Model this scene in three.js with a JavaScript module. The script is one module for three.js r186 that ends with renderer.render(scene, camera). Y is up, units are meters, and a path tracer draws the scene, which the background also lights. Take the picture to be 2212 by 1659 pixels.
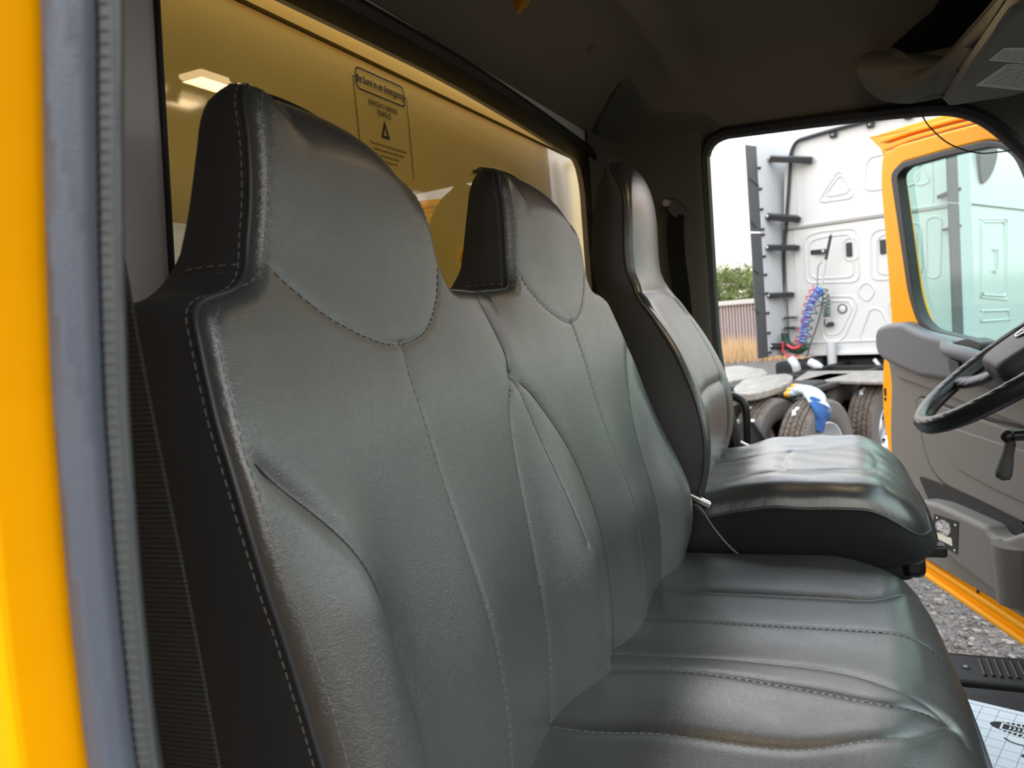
import * as THREE from 'three';
import { RoundedBoxGeometry } from 'three/addons/geometries/RoundedBoxGeometry.js';
import { mergeGeometries, mergeVertices, toCreasedNormals } from 'three/addons/utils/BufferGeometryUtils.js';
import { RectAreaLightUniformsLib } from 'three/addons/lights/RectAreaLightUniformsLib.js';

// ---------------------------------------------------------------- camera, sky, lamp, exposure
const H = 1.99;                                   // eye height over the gravel
const V = (x, y, z) => new THREE.Vector3(x, y, z);
const scene = new THREE.Scene();
const camera = new THREE.PerspectiveCamera(53.08, 2212 / 1659, 0.02, 400);
const CR = V(0.39327404, -0.08733394, 0.91526407), CU = V(0.11397257, 0.99243109, 0.04572501), CF = V(0.91232986, -0.08633254, -0.40025106);
camera.position.set(0, H, 0);
camera.quaternion.setFromRotationMatrix(new THREE.Matrix4().makeBasis(CR, CU, CF.clone().negate()));
camera.focus = 1.0; camera.userData.fStop = 9;
scene.add(camera);
const renderer = new THREE.WebGLRenderer();
renderer.toneMapping = THREE.LinearToneMapping;
renderer.toneMappingExposure = 1.42;
renderer.shadowMap.enabled = true; renderer.shadowMap.type = THREE.PCFSoftShadowMap;

// hazy sky after sunset: pale pink band at the horizon, glow in the west (behind the photographer, -x)
{
  const w = 512, h = 256, d = new Float32Array(w * h * 4);
  const mix = (a, b, t) => a.map((v, i) => v + (b[i] - v) * t), sm = (t) => { t = Math.min(1, Math.max(0, t)); return t * t * (3 - 2 * t); };
  for (let j = 0; j < h; j++) for (let i = 0; i < w; i++) {
    const el = ((j + 0.5) / h - 0.5) * 180, az = ((i + 0.5) / w) * 2 * Math.PI - Math.PI;   // az 0 = +x
    const e = Math.max(el, 0);
    let c = mix([0.74, 0.61, 0.6], [2.0, 1.9, 1.82], sm((e - 1) / 12));
    c = mix(c, [2.5, 2.75, 3.0], sm((e - 6) / 45));
    const west = 0.5 - 0.5 * Math.cos(az), g = Math.pow(west, 2) * Math.exp(-e / 28);
    c = [c[0] + 1.0 * g, c[1] + 0.85 * g, c[2] + 0.65 * g];
    if (el < 0) c = [0.5, 0.46, 0.43];
    d.set([...c, 1], (j * w + i) * 4);
  }
  const sky = new THREE.DataTexture(d, w, h, THREE.RGBAFormat, THREE.FloatType);
  sky.mapping = THREE.EquirectangularReflectionMapping; sky.magFilter = THREE.LinearFilter; sky.needsUpdate = true;
  scene.background = sky; scene.environment = sky;
  scene.backgroundIntensity = 1.0; scene.environmentIntensity = 1.0;
}

// ---------------------------------------------------------------- helpers
const ray = (px, py) => { const a = (px - 1106) / 1661, b = (829.5 - py) / 1661; return CF.clone().addScaledVector(CR, a).addScaledVector(CU, b); };
const eye = V(0, H, 0);
const onPlane = (px, py, P, n) => { const r = ray(px, py); return eye.clone().addScaledVector(r, P.clone().sub(eye).dot(n) / r.dot(n)); };
const onX = (px, py, x) => onPlane(px, py, V(x, 0, 0), V(1, 0, 0));
const onY = (px, py, y) => onPlane(px, py, V(0, H + y, 0), V(0, 1, 0));
const onZ = (px, py, z) => onPlane(px, py, V(0, 0, z), V(0, 0, 1));
let seed = 7; const rnd = () => { seed = (seed + 0x6d2b79f5) | 0; let t = Math.imul(seed ^ (seed >>> 15), 1 | seed); t = (t + Math.imul(t ^ (t >>> 7), 61 | t)) ^ t; return ((t ^ (t >>> 14)) >>> 0) / 4294967296; };
const names = {};
const numbered = (n) => { const k = (names[n] = (names[n] ?? -1) + 1); return k ? n + '_' + String(k).padStart(3, '0') : n; };
function mk(name, geo, mat, parent) {
  const m = new THREE.Mesh(geo, mat); m.name = parent ? name : numbered(name); m.castShadow = m.receiveShadow = true;
  (parent || scene).add(m); return m;
}
function tag(o, label, category, group, kind) { o.userData = { label, category }; if (group) o.userData.group = group; if (kind) o.userData.kind = kind; return o; }
function thing(name, label, category, pos = V(0, 0, 0), group) { const g = new THREE.Group(); g.name = numbered(name); g.position.copy(pos); scene.add(g); return tag(g, label, category, group); }
function struct(name, geo, mat) { const m = mk(name, geo, mat); m.userData = { kind: 'structure' }; return m; }
const interp = (xs, ys, x) => { if (x <= xs[0]) return ys[0]; for (let i = 1; i < xs.length; i++) if (x <= xs[i]) return ys[i - 1] + (ys[i] - ys[i - 1]) * (x - xs[i - 1]) / (xs[i] - xs[i - 1]); return ys[ys.length - 1]; };
const soft = (xs, ys, x, w) => { let s = 0, k = 0; for (let i = -4; i <= 4; i++) { const g = Math.exp(-i * i / 6); s += g * interp(xs, ys, x + w * i / 4); k += g; } return s / k; };
const smooth = (a, b, x) => { const t = Math.min(1, Math.max(0, (x - a) / (b - a))); return t * t * (3 - 2 * t); };
const curve3 = (pts, closed = false, t = 0.5) => new THREE.CatmullRomCurve3(pts, closed, 'catmullrom', t);
const spline2 = (pts, n, closed) => curve3(pts.map((p) => V(p[0], p[1], 0)), closed).getSpacedPoints(n).map((p) => [p.x, p.y]);
const tube = (pts, r, seg = 40, rs = 8, closed = false) => new THREE.TubeGeometry(curve3(pts, closed), seg, r, rs, closed);
const box = (w, h, d, r = 0.004, s = 2) => new RoundedBoxGeometry(w, h, d, s, Math.min(r, w / 2.01, h / 2.01, d / 2.01));
const put = (g, x, y, z, rx = 0, ry = 0, rz = 0) => g.applyMatrix4(new THREE.Matrix4().compose(V(x, y, z), new THREE.Quaternion().setFromEuler(new THREE.Euler(rx, ry, rz)), V(1, 1, 1)));
const plain = (g) => { const n = g.index ? g.toNonIndexed() : g; for (const k of Object.keys(n.attributes)) if (!['position', 'normal', 'uv'].includes(k)) n.deleteAttribute(k); return n; };
const merge = (gs) => mergeGeometries(gs.map(plain));
// rounded-corner polygon: each corner of pts gets radius r
function rounded(pts, r, n = 5) {
  const out = [], N = pts.length;
  for (let i = 0; i < N; i++) {
    const a = pts[(i + N - 1) % N], p = pts[i], b = pts[(i + 1) % N], R = p[2] ?? r;
    const la = Math.hypot(a[0] - p[0], a[1] - p[1]), lb = Math.hypot(b[0] - p[0], b[1] - p[1]), k = Math.min(R, la * 0.48, lb * 0.48);
    if (k < 1e-6) { out.push([p[0], p[1]]); continue; }
    const A = [p[0] + (a[0] - p[0]) * k / la, p[1] + (a[1] - p[1]) * k / la], B = [p[0] + (b[0] - p[0]) * k / lb, p[1] + (b[1] - p[1]) * k / lb];
    for (let j = 0; j <= n; j++) { const t = j / n, u = 1 - t; out.push([u * u * A[0] + 2 * u * t * p[0] + t * t * B[0], u * u * A[1] + 2 * u * t * p[1] + t * t * B[1]]); }
  }
  return out;
}
const shapeOf = (pts, holes = []) => { const s = new THREE.Shape(pts.map((p) => new THREE.Vector2(p[0], p[1]))); for (const h of holes) s.holes.push(new THREE.Path(h.map((p) => new THREE.Vector2(p[0], p[1])))); return s; };
// extrusion of a 2-D outline; basis maps (a, b, depth) to the world
function extrude(pts, depth, basis, { holes = [], bevel = 0.003, seg = 2 } = {}) {
  const g = new THREE.ExtrudeGeometry(shapeOf(pts, holes), { depth: Math.max(depth - 2 * bevel, 1e-4), bevelEnabled: bevel > 0, bevelThickness: bevel, bevelSize: bevel, bevelOffset: -bevel, bevelSegments: seg, curveSegments: 8 });
  g.translate(0, 0, bevel);
  if (basis) g.applyMatrix4(basis);
  return g;
}
const basisOf = (a, b, c, o) => new THREE.Matrix4().makeBasis(a, b, c).setPosition(o);
// sweep of a 2-D profile (closed list of [s, t]) along points with given frames: pos(i) + s*A(i) + t*B(i)
function sweep(path, prof, A, B, closedProf = true, caps = true) {
  const n = path.length, m = prof.length, pos = [], uv = [], idx = [];
  let L = 0;
  for (let i = 0; i < n; i++) {
    if (i) L += path[i].distanceTo(path[i - 1]);
    const a = A(i), b = B(i); let K = 0;
    for (let j = 0; j <= (closedProf ? m : m - 1); j++) {
      const p = prof[j % m], q = path[i].clone().addScaledVector(a, p[0]).addScaledVector(b, p[1]);
      if (j) K += Math.hypot(p[0] - prof[j - 1][0], p[1] - prof[j - 1][1]);
      pos.push(q.x, q.y, q.z); uv.push(K, L);
    }
  }
  const w = closedProf ? m + 1 : m;
  for (let i = 0; i < n - 1; i++) for (let j = 0; j < w - 1; j++) { const k = i * w + j; idx.push(k, k + 1, k + w, k + 1, k + w + 1, k + w); }
  const g = new THREE.BufferGeometry(); g.setAttribute('position', new THREE.Float32BufferAttribute(pos, 3)); g.setAttribute('uv', new THREE.Float32BufferAttribute(uv, 2)); g.setIndex(idx);
  return toCreasedNormals(g, 0.7);
}
// grid surface f(s, t) -> Vector3
function grid(nu, nv, f, uvf) {
  const pos = [], uv = [], idx = [];
  for (let j = 0; j <= nv; j++) for (let i = 0; i <= nu; i++) { const p = f(i / nu, j / nv); pos.push(p.x, p.y, p.z); const q = uvf ? uvf(i / nu, j / nv, p) : [i / nu, j / nv]; uv.push(q[0], q[1]); }
  for (let j = 0; j < nv; j++) for (let i = 0; i < nu; i++) { const k = j * (nu + 1) + i; idx.push(k, k + 1, k + nu + 1, k + 1, k + nu + 2, k + nu + 1); }
  const g = new THREE.BufferGeometry(); g.setAttribute('position', new THREE.Float32BufferAttribute(pos, 3)); g.setAttribute('uv', new THREE.Float32BufferAttribute(uv, 2)); g.setIndex(idx); g.computeVertexNormals(); return g;
}
const segDist = (x, y, a, b) => { const dx = b[0] - a[0], dy = b[1] - a[1], L = dx * dx + dy * dy || 1e-12, t = Math.min(1, Math.max(0, ((x - a[0]) * dx + (y - a[1]) * dy) / L)); return Math.hypot(x - a[0] - dx * t, y - a[1] - dy * t); };
const lineDist = (x, y, pts) => { let d = 9; for (let i = 1; i < pts.length; i++) d = Math.min(d, segDist(x, y, pts[i - 1], pts[i])); return d; };
const inside = (x, y, pts) => { let c = false; for (let i = 0, j = pts.length - 1; i < pts.length; j = i++) { const a = pts[i], b = pts[j]; if ((a[1] > y) !== (b[1] > y) && x < (b[0] - a[0]) * (y - a[1]) / (b[1] - a[1]) + a[0]) c = !c; } return c; };
// upholstered pad: height field over an outline (counter-clockwise polygon in u, v), with a rolled edge and a side wall
function pad({ poly, res, roll, relief, wall, map, wallSteps = 8, bulge = 0 }) {
  let u0 = 9, u1 = -9, v0 = 9, v1 = -9; for (const p of poly) { u0 = Math.min(u0, p[0]); u1 = Math.max(u1, p[0]); v0 = Math.min(v0, p[1]); v1 = Math.max(v1, p[1]); }
  const ring = [...poly, poly[0]], nu = Math.ceil((u1 - u0) / res) + 2, nv = Math.ceil((v1 - v0) / res) + 2, D = new Float32Array((nu + 1) * (nv + 1));
  u0 -= res; v0 -= res;
  for (let j = 0; j <= nv; j++) for (let i = 0; i <= nu; i++) { const u = u0 + i * res, v = v0 + j * res, d = lineDist(u, v, ring); D[j * (nu + 1) + i] = inside(u, v, poly) ? d : -d; }
  const R = (u, v) => typeof roll === 'function' ? roll(u, v) : roll;
  const hAt = (u, v, d) => { d = Math.max(0, d); const r = R(u, v); return relief(u, v, d) - (d < r ? r - Math.sqrt(Math.max(0, r * r - (r - d) * (r - d))) : 0); };
  const pos = [], uv = [], idx = [], keys = new Map();
  const vert = (key, u, v, d) => { let k = keys.get(key); if (k === undefined) { k = pos.length / 3; keys.set(key, k); pos.push(...map(u, v, hAt(u, v, d))); uv.push(u, v); } return k; };
  for (let j = 0; j < nv; j++) for (let i = 0; i < nu; i++) {
    const c = [[i, j], [i + 1, j], [i + 1, j + 1], [i, j + 1]], d = c.map(([a, b]) => D[b * (nu + 1) + a]);
    if (d.every((x) => x <= 0)) continue;
    const out = [];
    for (let k = 0; k < 4; k++) {
      const a = c[k], b = c[(k + 1) % 4], da = d[k], db = d[(k + 1) % 4];
      if (da > 0) out.push(vert(a[1] * (nu + 1) + a[0], u0 + a[0] * res, v0 + a[1] * res, da));
      if ((da > 0) !== (db > 0)) { const t = da / (da - db), lo = Math.min(a[1] * (nu + 1) + a[0], b[1] * (nu + 1) + b[0]); out.push(vert(-1 - (lo * 2 + (a[0] === b[0] ? 1 : 0)), u0 + (a[0] + (b[0] - a[0]) * t) * res, v0 + (a[1] + (b[1] - a[1]) * t) * res, 0)); }
    }
    for (let k = 2; k < out.length; k++) idx.push(out[0], out[k - 1], out[k]);
  }
  const front = new THREE.BufferGeometry(); front.setAttribute('position', new THREE.Float32BufferAttribute(pos, 3)); front.setAttribute('uv', new THREE.Float32BufferAttribute(uv, 2)); front.setIndex(idx); front.computeVertexNormals();
  const n = poly.length, wp = [], wu = [], wi = []; let L = 0;
  for (let i = 0; i <= n; i++) {
    const p = poly[i % n], a = poly[(i + n - 1) % n], b = poly[(i + 1) % n]; if (i) L += Math.hypot(p[0] - a[0], p[1] - a[1]);
    const tx = b[0] - a[0], ty = b[1] - a[1], tl = Math.hypot(tx, ty) || 1, nx = ty / tl, ny = -tx / tl, h0 = hAt(p[0], p[1], 0), dep = typeof wall === 'function' ? wall(p[0], p[1], h0) : wall;
    for (let k = 0; k <= wallSteps; k++) { const t = k / wallSteps, o = bulge * Math.sin(Math.PI * t); wp.push(...map(p[0] + nx * o, p[1] + ny * o, h0 - dep * t)); wu.push(L, -dep * t); }
  }
  const w = wallSteps + 1;
  for (let i = 0; i < n; i++) for (let k = 0; k < wallSteps; k++) { const q = i * w + k; wi.push(q, q + 1, q + w, q + 1, q + w + 1, q + w); }
  const side = new THREE.BufferGeometry(); side.setAttribute('position', new THREE.Float32BufferAttribute(wp, 3)); side.setAttribute('uv', new THREE.Float32BufferAttribute(wu, 2)); side.setIndex(wi); side.computeVertexNormals();
  const at = (u, v, lift = 0) => { const d = inside(u, v, poly) ? lineDist(u, v, ring) : 0; return V(...map(u, v, hAt(u, v, d) + lift)); };
  const sidePt = (i, dep, out = 0) => { const m2 = poly.length, p = poly[((i % m2) + m2) % m2], a = poly[(i + m2 - 1) % m2], b = poly[(i + 1) % m2], tx = b[0] - a[0], ty = b[1] - a[1], tl = Math.hypot(tx, ty) || 1, h0 = hAt(p[0], p[1], 0), full = typeof wall === 'function' ? wall(p[0], p[1], h0) : wall, o = bulge * Math.sin(Math.PI * Math.min(1, dep / full)) + out; return V(...map(p[0] + ty / tl * o, p[1] - tx / tl * o, h0 - dep)); };
  return { front, side, at, sidePt };
}
// stitches: short thread dashes along points
function stitches(pts, len = 0.0055, gap = 0.0035, r = 0.0007) {
  const c = curve3(pts), L = c.getLength(), n = Math.max(1, Math.floor(L / (len + gap))), gs = [];
  for (let i = 0; i < n; i++) {
    const a = c.getPointAt(i / n), b = c.getPointAt(Math.min(1, i / n + len / L)), d = b.clone().sub(a), g = new THREE.CylinderGeometry(r, r, d.length(), 5, 1);
    g.applyMatrix4(new THREE.Matrix4().compose(a.clone().add(b).multiplyScalar(0.5), new THREE.Quaternion().setFromUnitVectors(V(0, 1, 0), d.clone().normalize()), V(1, 1, 1))); gs.push(plain(g));
  }
  return mergeGeometries(gs);
}

// ---------------------------------------------------------------- procedural textures
function hash(x, y, s) { let h = Math.imul(x | 0, 374761393) + Math.imul(y | 0, 668265263) + Math.imul(s, 974634777); h = Math.imul(h ^ (h >>> 13), 1274126177); return ((h ^ (h >>> 16)) >>> 0) / 4294967296; }
function pn(x, y, per, s) {   // periodic gradient noise
  const xi = Math.floor(x), yi = Math.floor(y), fx = x - xi, fy = y - yi, m = (a) => ((a % per) + per) % per;
  const g = (i, j) => { const a = hash(m(xi + i), m(yi + j), s) * 6.2832; return Math.cos(a) * (fx - i) + Math.sin(a) * (fy - j); };
  const u = fx * fx * fx * (fx * (fx * 6 - 15) + 10), v = fy * fy * fy * (fy * (fy * 6 - 15) + 10);
  return (g(0, 0) * (1 - u) + g(1, 0) * u) * (1 - v) + (g(0, 1) * (1 - u) + g(1, 1) * u) * v;
}
function tex(n, f, { srgb = false, rep = 1 } = {}) {
  const d = new Uint8Array(n * n * 4);
  for (let j = 0; j < n; j++) for (let i = 0; i < n; i++) { const c = f(i / n, j / n), k = (j * n + i) * 4; if (typeof c === 'number') d[k] = d[k + 1] = d[k + 2] = Math.max(0, Math.min(255, c * 255)); else for (let q = 0; q < 3; q++) d[k + q] = Math.max(0, Math.min(255, c[q] * 255)); d[k + 3] = 255; }
  const t = new THREE.DataTexture(d, n, n, THREE.RGBAFormat); t.wrapS = t.wrapT = THREE.RepeatWrapping; t.magFilter = THREE.LinearFilter; t.minFilter = THREE.LinearMipmapLinearFilter; t.generateMipmaps = true; t.repeat.set(rep, rep);
  if (srgb) t.colorSpace = THREE.SRGBColorSpace; t.needsUpdate = true; return t;
}
const canvasTex = (w, h, draw) => { const c = document.createElement('canvas'); c.width = w; c.height = h; draw(c.getContext('2d'), w, h); const t = new THREE.CanvasTexture(c); t.colorSpace = THREE.SRGBColorSpace; t.magFilter = THREE.LinearFilter; return t; };
const leatherBump = tex(1024, (x, y) => {
  const wx = x + 0.006 * pn(x * 24, y * 24, 24, 5), wy = y + 0.006 * pn(x * 24, y * 24, 24, 6);
  const a = Math.abs(pn(wx * 52, wy * 52, 52, 1)), b = Math.abs(pn(wx * 90, wy * 90, 90, 2)), c = pn(x * 6, y * 6, 6, 3), e = pn(x * 220, y * 220, 220, 4);
  return 0.25 + 0.55 * Math.min(1, a * 2.6) * (0.65 + 0.5 * c) + 0.28 * Math.min(1, b * 2.6) + 0.1 * e;
}, { rep: 1 / 0.115 });
const leatherRough = tex(512, (x, y) => { const a = pn(x * 5, y * 5, 5, 11) + 0.5 * pn(x * 14, y * 14, 14, 12) + 0.4 * pn(x * 60, y * 60, 60, 13); return 0.84 + 0.2 * a; }, { rep: 1 / 0.5 });
const grainBump = tex(512, (x, y) => 0.5 + 0.5 * pn(x * 90, y * 90, 90, 21) + 0.3 * pn(x * 160, y * 160, 160, 22), { rep: 1 / 0.12 });
const speck = (n, amp, s, rep) => tex(n, (x, y) => { const v = 1 - amp + amp * (0.6 * pn(x * 7, y * 7, 7, s) + 0.6 * pn(x * 31, y * 31, 31, s + 1) + 0.7 * pn(x * 120, y * 120, 120, s + 2)); return [v, v, v]; }, { rep, srgb: true });
const weave = tex(256, (x, y) => 0.5 + 0.5 * Math.sin(y * Math.PI * 2 * 16) * (0.8 + 0.2 * Math.sin(x * 6.283 * 8)), { rep: 1 / 0.05 });
const orange = tex(512, (x, y) => 0.5 + 0.5 * pn(x * 40, y * 40, 40, 31) + 0.25 * pn(x * 90, y * 90, 90, 32), { rep: 1 / 0.35 });

const P = (o) => new THREE.MeshPhysicalMaterial({ side: THREE.DoubleSide, ...o });
const M = {
  vinyl: P({ color: 0x3d4040, ior: 1.85, roughness: 0.44, clearcoat: 0.5, clearcoatRoughness: 0.38, roughnessMap: leatherRough, bumpMap: leatherBump, bumpScale: 0.00036, name: 'black vinyl' }),
  vinylSmooth: P({ color: 0x2a2c2e, ior: 1.8, roughness: 0.4, clearcoat: 0.4, clearcoatRoughness: 0.32, roughnessMap: leatherRough, bumpMap: leatherBump, bumpScale: 0.0002, name: 'smooth black vinyl' }),
  vinylSide: P({ color: 0x2a2b2c, roughness: 0.6, bumpMap: leatherBump, bumpScale: 0.0002, name: 'side vinyl' }),
  cloth: P({ color: 0x070708, roughness: 0.95, bumpMap: grainBump, bumpScale: 0.0003, name: 'black cloth' }),
  thread: P({ color: 0x6c6e6b, roughness: 0.8, name: 'thread' }),
  threadDark: P({ color: 0x26282a, roughness: 0.8, name: 'dark thread' }),
  piping: P({ color: 0x35383b, roughness: 0.38, name: 'vinyl piping' }),
  headliner: P({ color: 0x736c61, roughness: 0.92, bumpMap: grainBump, bumpScale: 0.0002, name: 'headliner plastic' }),
  trim: P({ color: 0x55554f, roughness: 0.75, bumpMap: grainBump, bumpScale: 0.0002, name: 'trim plastic' }),
  console: P({ color: 0x6c6c69, roughness: 0.75, bumpMap: grainBump, bumpScale: 0.0003, name: 'console plastic' }),
  wall: P({ color: 0xc6c8cc, roughness: 0.55, name: 'grey painted wall' }),
  rubber: P({ color: 0x17171a, roughness: 0.55, bumpMap: grainBump, bumpScale: 0.0001, name: 'black rubber' }),
  seal: P({ color: 0x4f5560, roughness: 0.5, bumpMap: grainBump, bumpScale: 0.0002, name: 'weathered seal' }),
  sealRib: P({ color: 0x3d4243, roughness: 0.5, name: 'ribbed seal' }),
  yellow: P({ color: 0xf5a500, roughness: 0.4, specularIntensity: 0.15, clearcoat: 0.1, clearcoatRoughness: 0.05, name: 'yellow paint' }),
  boxYellow: P({ color: 0xf2cd62, roughness: 0.4, clearcoat: 0.7, clearcoatRoughness: 0.06, clearcoatNormalMap: null, bumpMap: orange, bumpScale: 0.0002, name: 'yellow box paint' }),
  glass: P({ color: 0xffffff, roughness: 0, transmission: 1, thickness: 0, ior: 1.5, name: 'clear glass' }),
  wind: P({ color: 0xe4f4f0, roughness: 0, transmission: 1, thickness: 0, ior: 1.5, name: 'windscreen glass' }),
  greenGlass: P({ color: 0xc4ece2, roughness: 0, transmission: 1, thickness: 0, ior: 1.5, name: 'green tinted glass' }),
  doorGrey: P({ color: 0x6f6c69, roughness: 0.6, bumpMap: grainBump, bumpScale: 0.00025, name: 'door plastic' }),
  doorTop: P({ color: 0x5f6168, roughness: 0.5, bumpMap: grainBump, bumpScale: 0.00025, name: 'door ledge plastic' }),
  doorDark: P({ color: 0x3c3d3f, roughness: 0.6, bumpMap: grainBump, bumpScale: 0.0002, name: 'dark door plastic' }),
  black: P({ color: 0x101011, roughness: 0.4, name: 'black plastic' }),
  wheel: P({ color: 0x17181a, roughness: 0.35, bumpMap: grainBump, bumpScale: 0.0001, name: 'steering rim' }),
  hub: P({ color: 0x303237, roughness: 0.5, bumpMap: grainBump, bumpScale: 0.0003, name: 'steering pad' }),
  chrome: P({ color: 0xd8d8d8, roughness: 0.2, metalness: 1, name: 'chrome' }),
  carpet: P({ color: 0x1b1b1c, roughness: 1, bumpMap: grainBump, bumpScale: 0.002, name: 'carpet' }),
  white: P({ color: 0xc9cbcb, roughness: 0.35, clearcoat: 0.6, clearcoatRoughness: 0.08, name: 'white paint' }),
  whitePlastic: P({ color: 0xb9bdc1, roughness: 0.5, name: 'white plastic' }),
  darkPlastic: P({ color: 0x4a4b4d, roughness: 0.65, bumpMap: grainBump, bumpScale: 0.0004, name: 'dark plastic' }),
  bracket: P({ color: 0x2f3032, roughness: 0.6, name: 'dark bracket' }),
  steel: P({ color: 0xb9bcc0, roughness: 0.35, metalness: 0.9, name: 'steel' }),
  deck: P({ color: 0xaaa49c, roughness: 0.6, metalness: 0.3, map: speck(256, 0.25, 51, 1 / 0.8), name: 'dusty deck plate' }),
  chassis: P({ color: 0x1a1a1b, roughness: 0.7, name: 'chassis black' }),
  tyre: P({ color: 0x7a6c61, roughness: 0.85, map: speck(256, 0.3, 61, 1 / 0.4), name: 'dusty tyre rubber' }),
  tyreDark: P({ color: 0x56524f, roughness: 0.75, name: 'tyre sidewall' }),
};
// ================================================================ the cab shell
const FL = -0.93;                                  // cab floor, below eye height
const Y = (y) => H + y;
// right (driver side) wall with the door opening; outline in (z, y)
const doorHole = rounded([[-0.313, 0.42, 0.07], [0.06, 0.405, 0.1], [0.285, 0.385, 0.08], [0.40, 0.25, 0.1], [0.585, -0.1, 0.08], [0.60, -0.955, 0.03], [-0.08, -0.955, 0.1], [-0.245, -0.55, 0.12], [-0.285, -0.35, 0.12], [-0.318, -0.15, 0.12]].map(([a, b, r]) => [a, Y(b), r]), 0.05, 7);
const cabSide = rounded([[-0.66, Y(-1.0)], [1.08, Y(-1.0)], [1.08, Y(-0.26)], [0.50, Y(0.42)], [0.46, Y(0.66)], [-0.42, Y(0.67)], [-0.655, Y(0.50)]], 0.02, 2);
const wallRight = struct('wall_right', extrude(cabSide, 0.07, basisOf(V(0, 0, 1), V(0, 1, 0), V(-1, 0, 0), V(2.15, 0, 0)), { holes: [doorHole], bevel: 0.004 }), M.trim);
// black rubber round the driver's door opening
{
  const pts = doorHole.map(([z, y]) => V(2.075, y, z)), n = pts.length, c = V(2.075, Y(-0.2), 0.15);
  const path = curve3(pts, true, 0.3).getSpacedPoints(260), inn = (i) => { const a = path[(i + 1) % 260], b = path[(i + 259) % 260], t = a.clone().sub(b).normalize(); const k = V(0, -t.z, t.y); return k.dot(c.clone().sub(path[i])) > 0 ? k : k.negate(); };
  mk('door_opening_seal', sweep(path, [[0.012, 0.02], [0.014, 0.0], [0.008, -0.012], [-0.004, -0.016], [-0.014, -0.012], [-0.016, 0.0], [-0.014, 0.01]], (i) => inn(i % 260), () => V(1, 0, 0)), M.rubber, wallRight);
}
// left (passenger side) outer skin, yellow, cut by the open doorway that the picture is taken through
const sealEdge = [[20, -1150], [38, -780], [60, -420], [84, -210], [107, 0], [113, 300], [120, 600], [131, 850], [142, 1000], [158, 1200], [178, 1400], [210, 1659], [270, 1950], [360, 2250], [480, 2600]].map(([x, y]) => onX(x, y, 0.2));
{
  const back = sealEdge.map((p) => [p.z, p.y]);     // from top to bottom
  const hole = [[0.3, Y(0.47)], [-0.1, Y(0.42)], ...back, [-0.1, Y(-0.92)], [0.55, Y(-0.92)], [0.6, Y(-0.1)], [0.42, Y(0.3)]];
  const g = extrude(cabSide, 0.03, basisOf(V(0, 0, 1), V(0, 1, 0), V(-1, 0, 0), V(0.2, 0, 0)), { holes: [hole], bevel: 0.003 });
  struct('wall_left', g, M.yellow);
}
{
  const path = curve3(sealEdge).getSpacedPoints(160), t = thing('doorway_seal', 'thick grey rubber door seal beside the yellow body edge', 'seal');
  const up = (i) => path[Math.max(0, i - 1)].clone().sub(path[Math.min(160, i + 1)]).normalize(), A = (i) => V(0, up(i).z * -1, up(i).y).normalize(), B = () => V(1, 0, 0);
  const bulb = []; for (let k = 0; k <= 12; k++) { const a = Math.PI * k / 12; bulb.push([0.0095 - 0.0095 * Math.cos(a), 0.003 - 0.0115 * Math.sin(a)]); }
  mk('bulb', sweep(path, [...bulb, [0.008, 0.016], [-0.012, 0.02]], A, B), M.seal, t);
  mk('lip', sweep(path, [[0.002, 0.022], [0.0135, 0.0105], [0.0225, 0.0018], [0.0232, 0.001], [0.0275, 0.0014], [0.0295, 0.0026], [0.0302, 0.0012], [0.0315, 0.0008], [0.0322, 0.002], [0.029, 0.006], [0.010, 0.022]], A, B), M.sealRib, t);
  const ribs = []; for (let i = 8; i < 150; i++) for (const f of [0]) { const p = path[i].clone().lerp(path[i + 1], f), a = A(i), q = (s, h) => p.clone().addScaledVector(a, s).add(V(h, 0, 0)); ribs.push(new THREE.TubeGeometry(curve3([q(0.0226, 0.0018), q(0.0236, 0.0008), q(0.0262, 0.0010), q(0.0286, 0.0026)]), 6, 0.00055, 6)); }
  mk('rib_row', merge(ribs), M.sealRib, t);
}
// rear wall with the window opening, outline in (x, y)
const winHole = rounded([[0.556, -0.06, 0.05], [2.03, -0.06, 0.05], [2.036, 0.335, 0.06], [2.005, 0.398, 0.05], [1.62, 0.419, 0.2], [1.27, 0.431, 0.3], [0.95, 0.426, 0.2], [0.598, 0.42, 0.05]].map(([a, b, r]) => [a, Y(b), r]), 0.05, 8);
struct('wall_rear', extrude(rounded([[0.2, Y(-1.0)], [2.15, Y(-1.0)], [2.15, Y(0.505)], [0.2, Y(0.505)]], 0.01, 2), 0.045, basisOf(V(1, 0, 0), V(0, 1, 0), V(0, 0, 1), V(0, 0, -0.645)), { holes: [winHole], bevel: 0.004 }), M.wall);
{
  const g = new THREE.ShapeGeometry(shapeOf(winHole), 6); g.translate(0, 0, -0.622);
  const glass = struct('window_1', g, M.glass);
  const pts = winHole.map(([x, y]) => V(x, y, -0.598)), path = curve3(pts, true, 0.3).getSpacedPoints(240), ctr = V(1.3, Y(0.18), -0.598);
  const fat = (i) => 0.2 + 0.8 * smooth(0.6, 0.7, path[i % 240].x);
  const out = (i) => { const a = path[(i + 1) % 240], b = path[(i + 239) % 240], t = a.clone().sub(b).normalize(), k = V(t.y, -t.x, 0); if (k.dot(path[i % 240].clone().sub(ctr)) < 0) k.negate(); return k.multiplyScalar(fat(i)); };
  mk('window_rubber', sweep(path, [[-0.003, -0.03], [-0.004, 0.0], [0.002, 0.014], [0.014, 0.018], [0.026, 0.012], [0.030, 0.0]], out, (i) => V(0, 0, fat(i))), M.rubber, glass);
}
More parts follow.
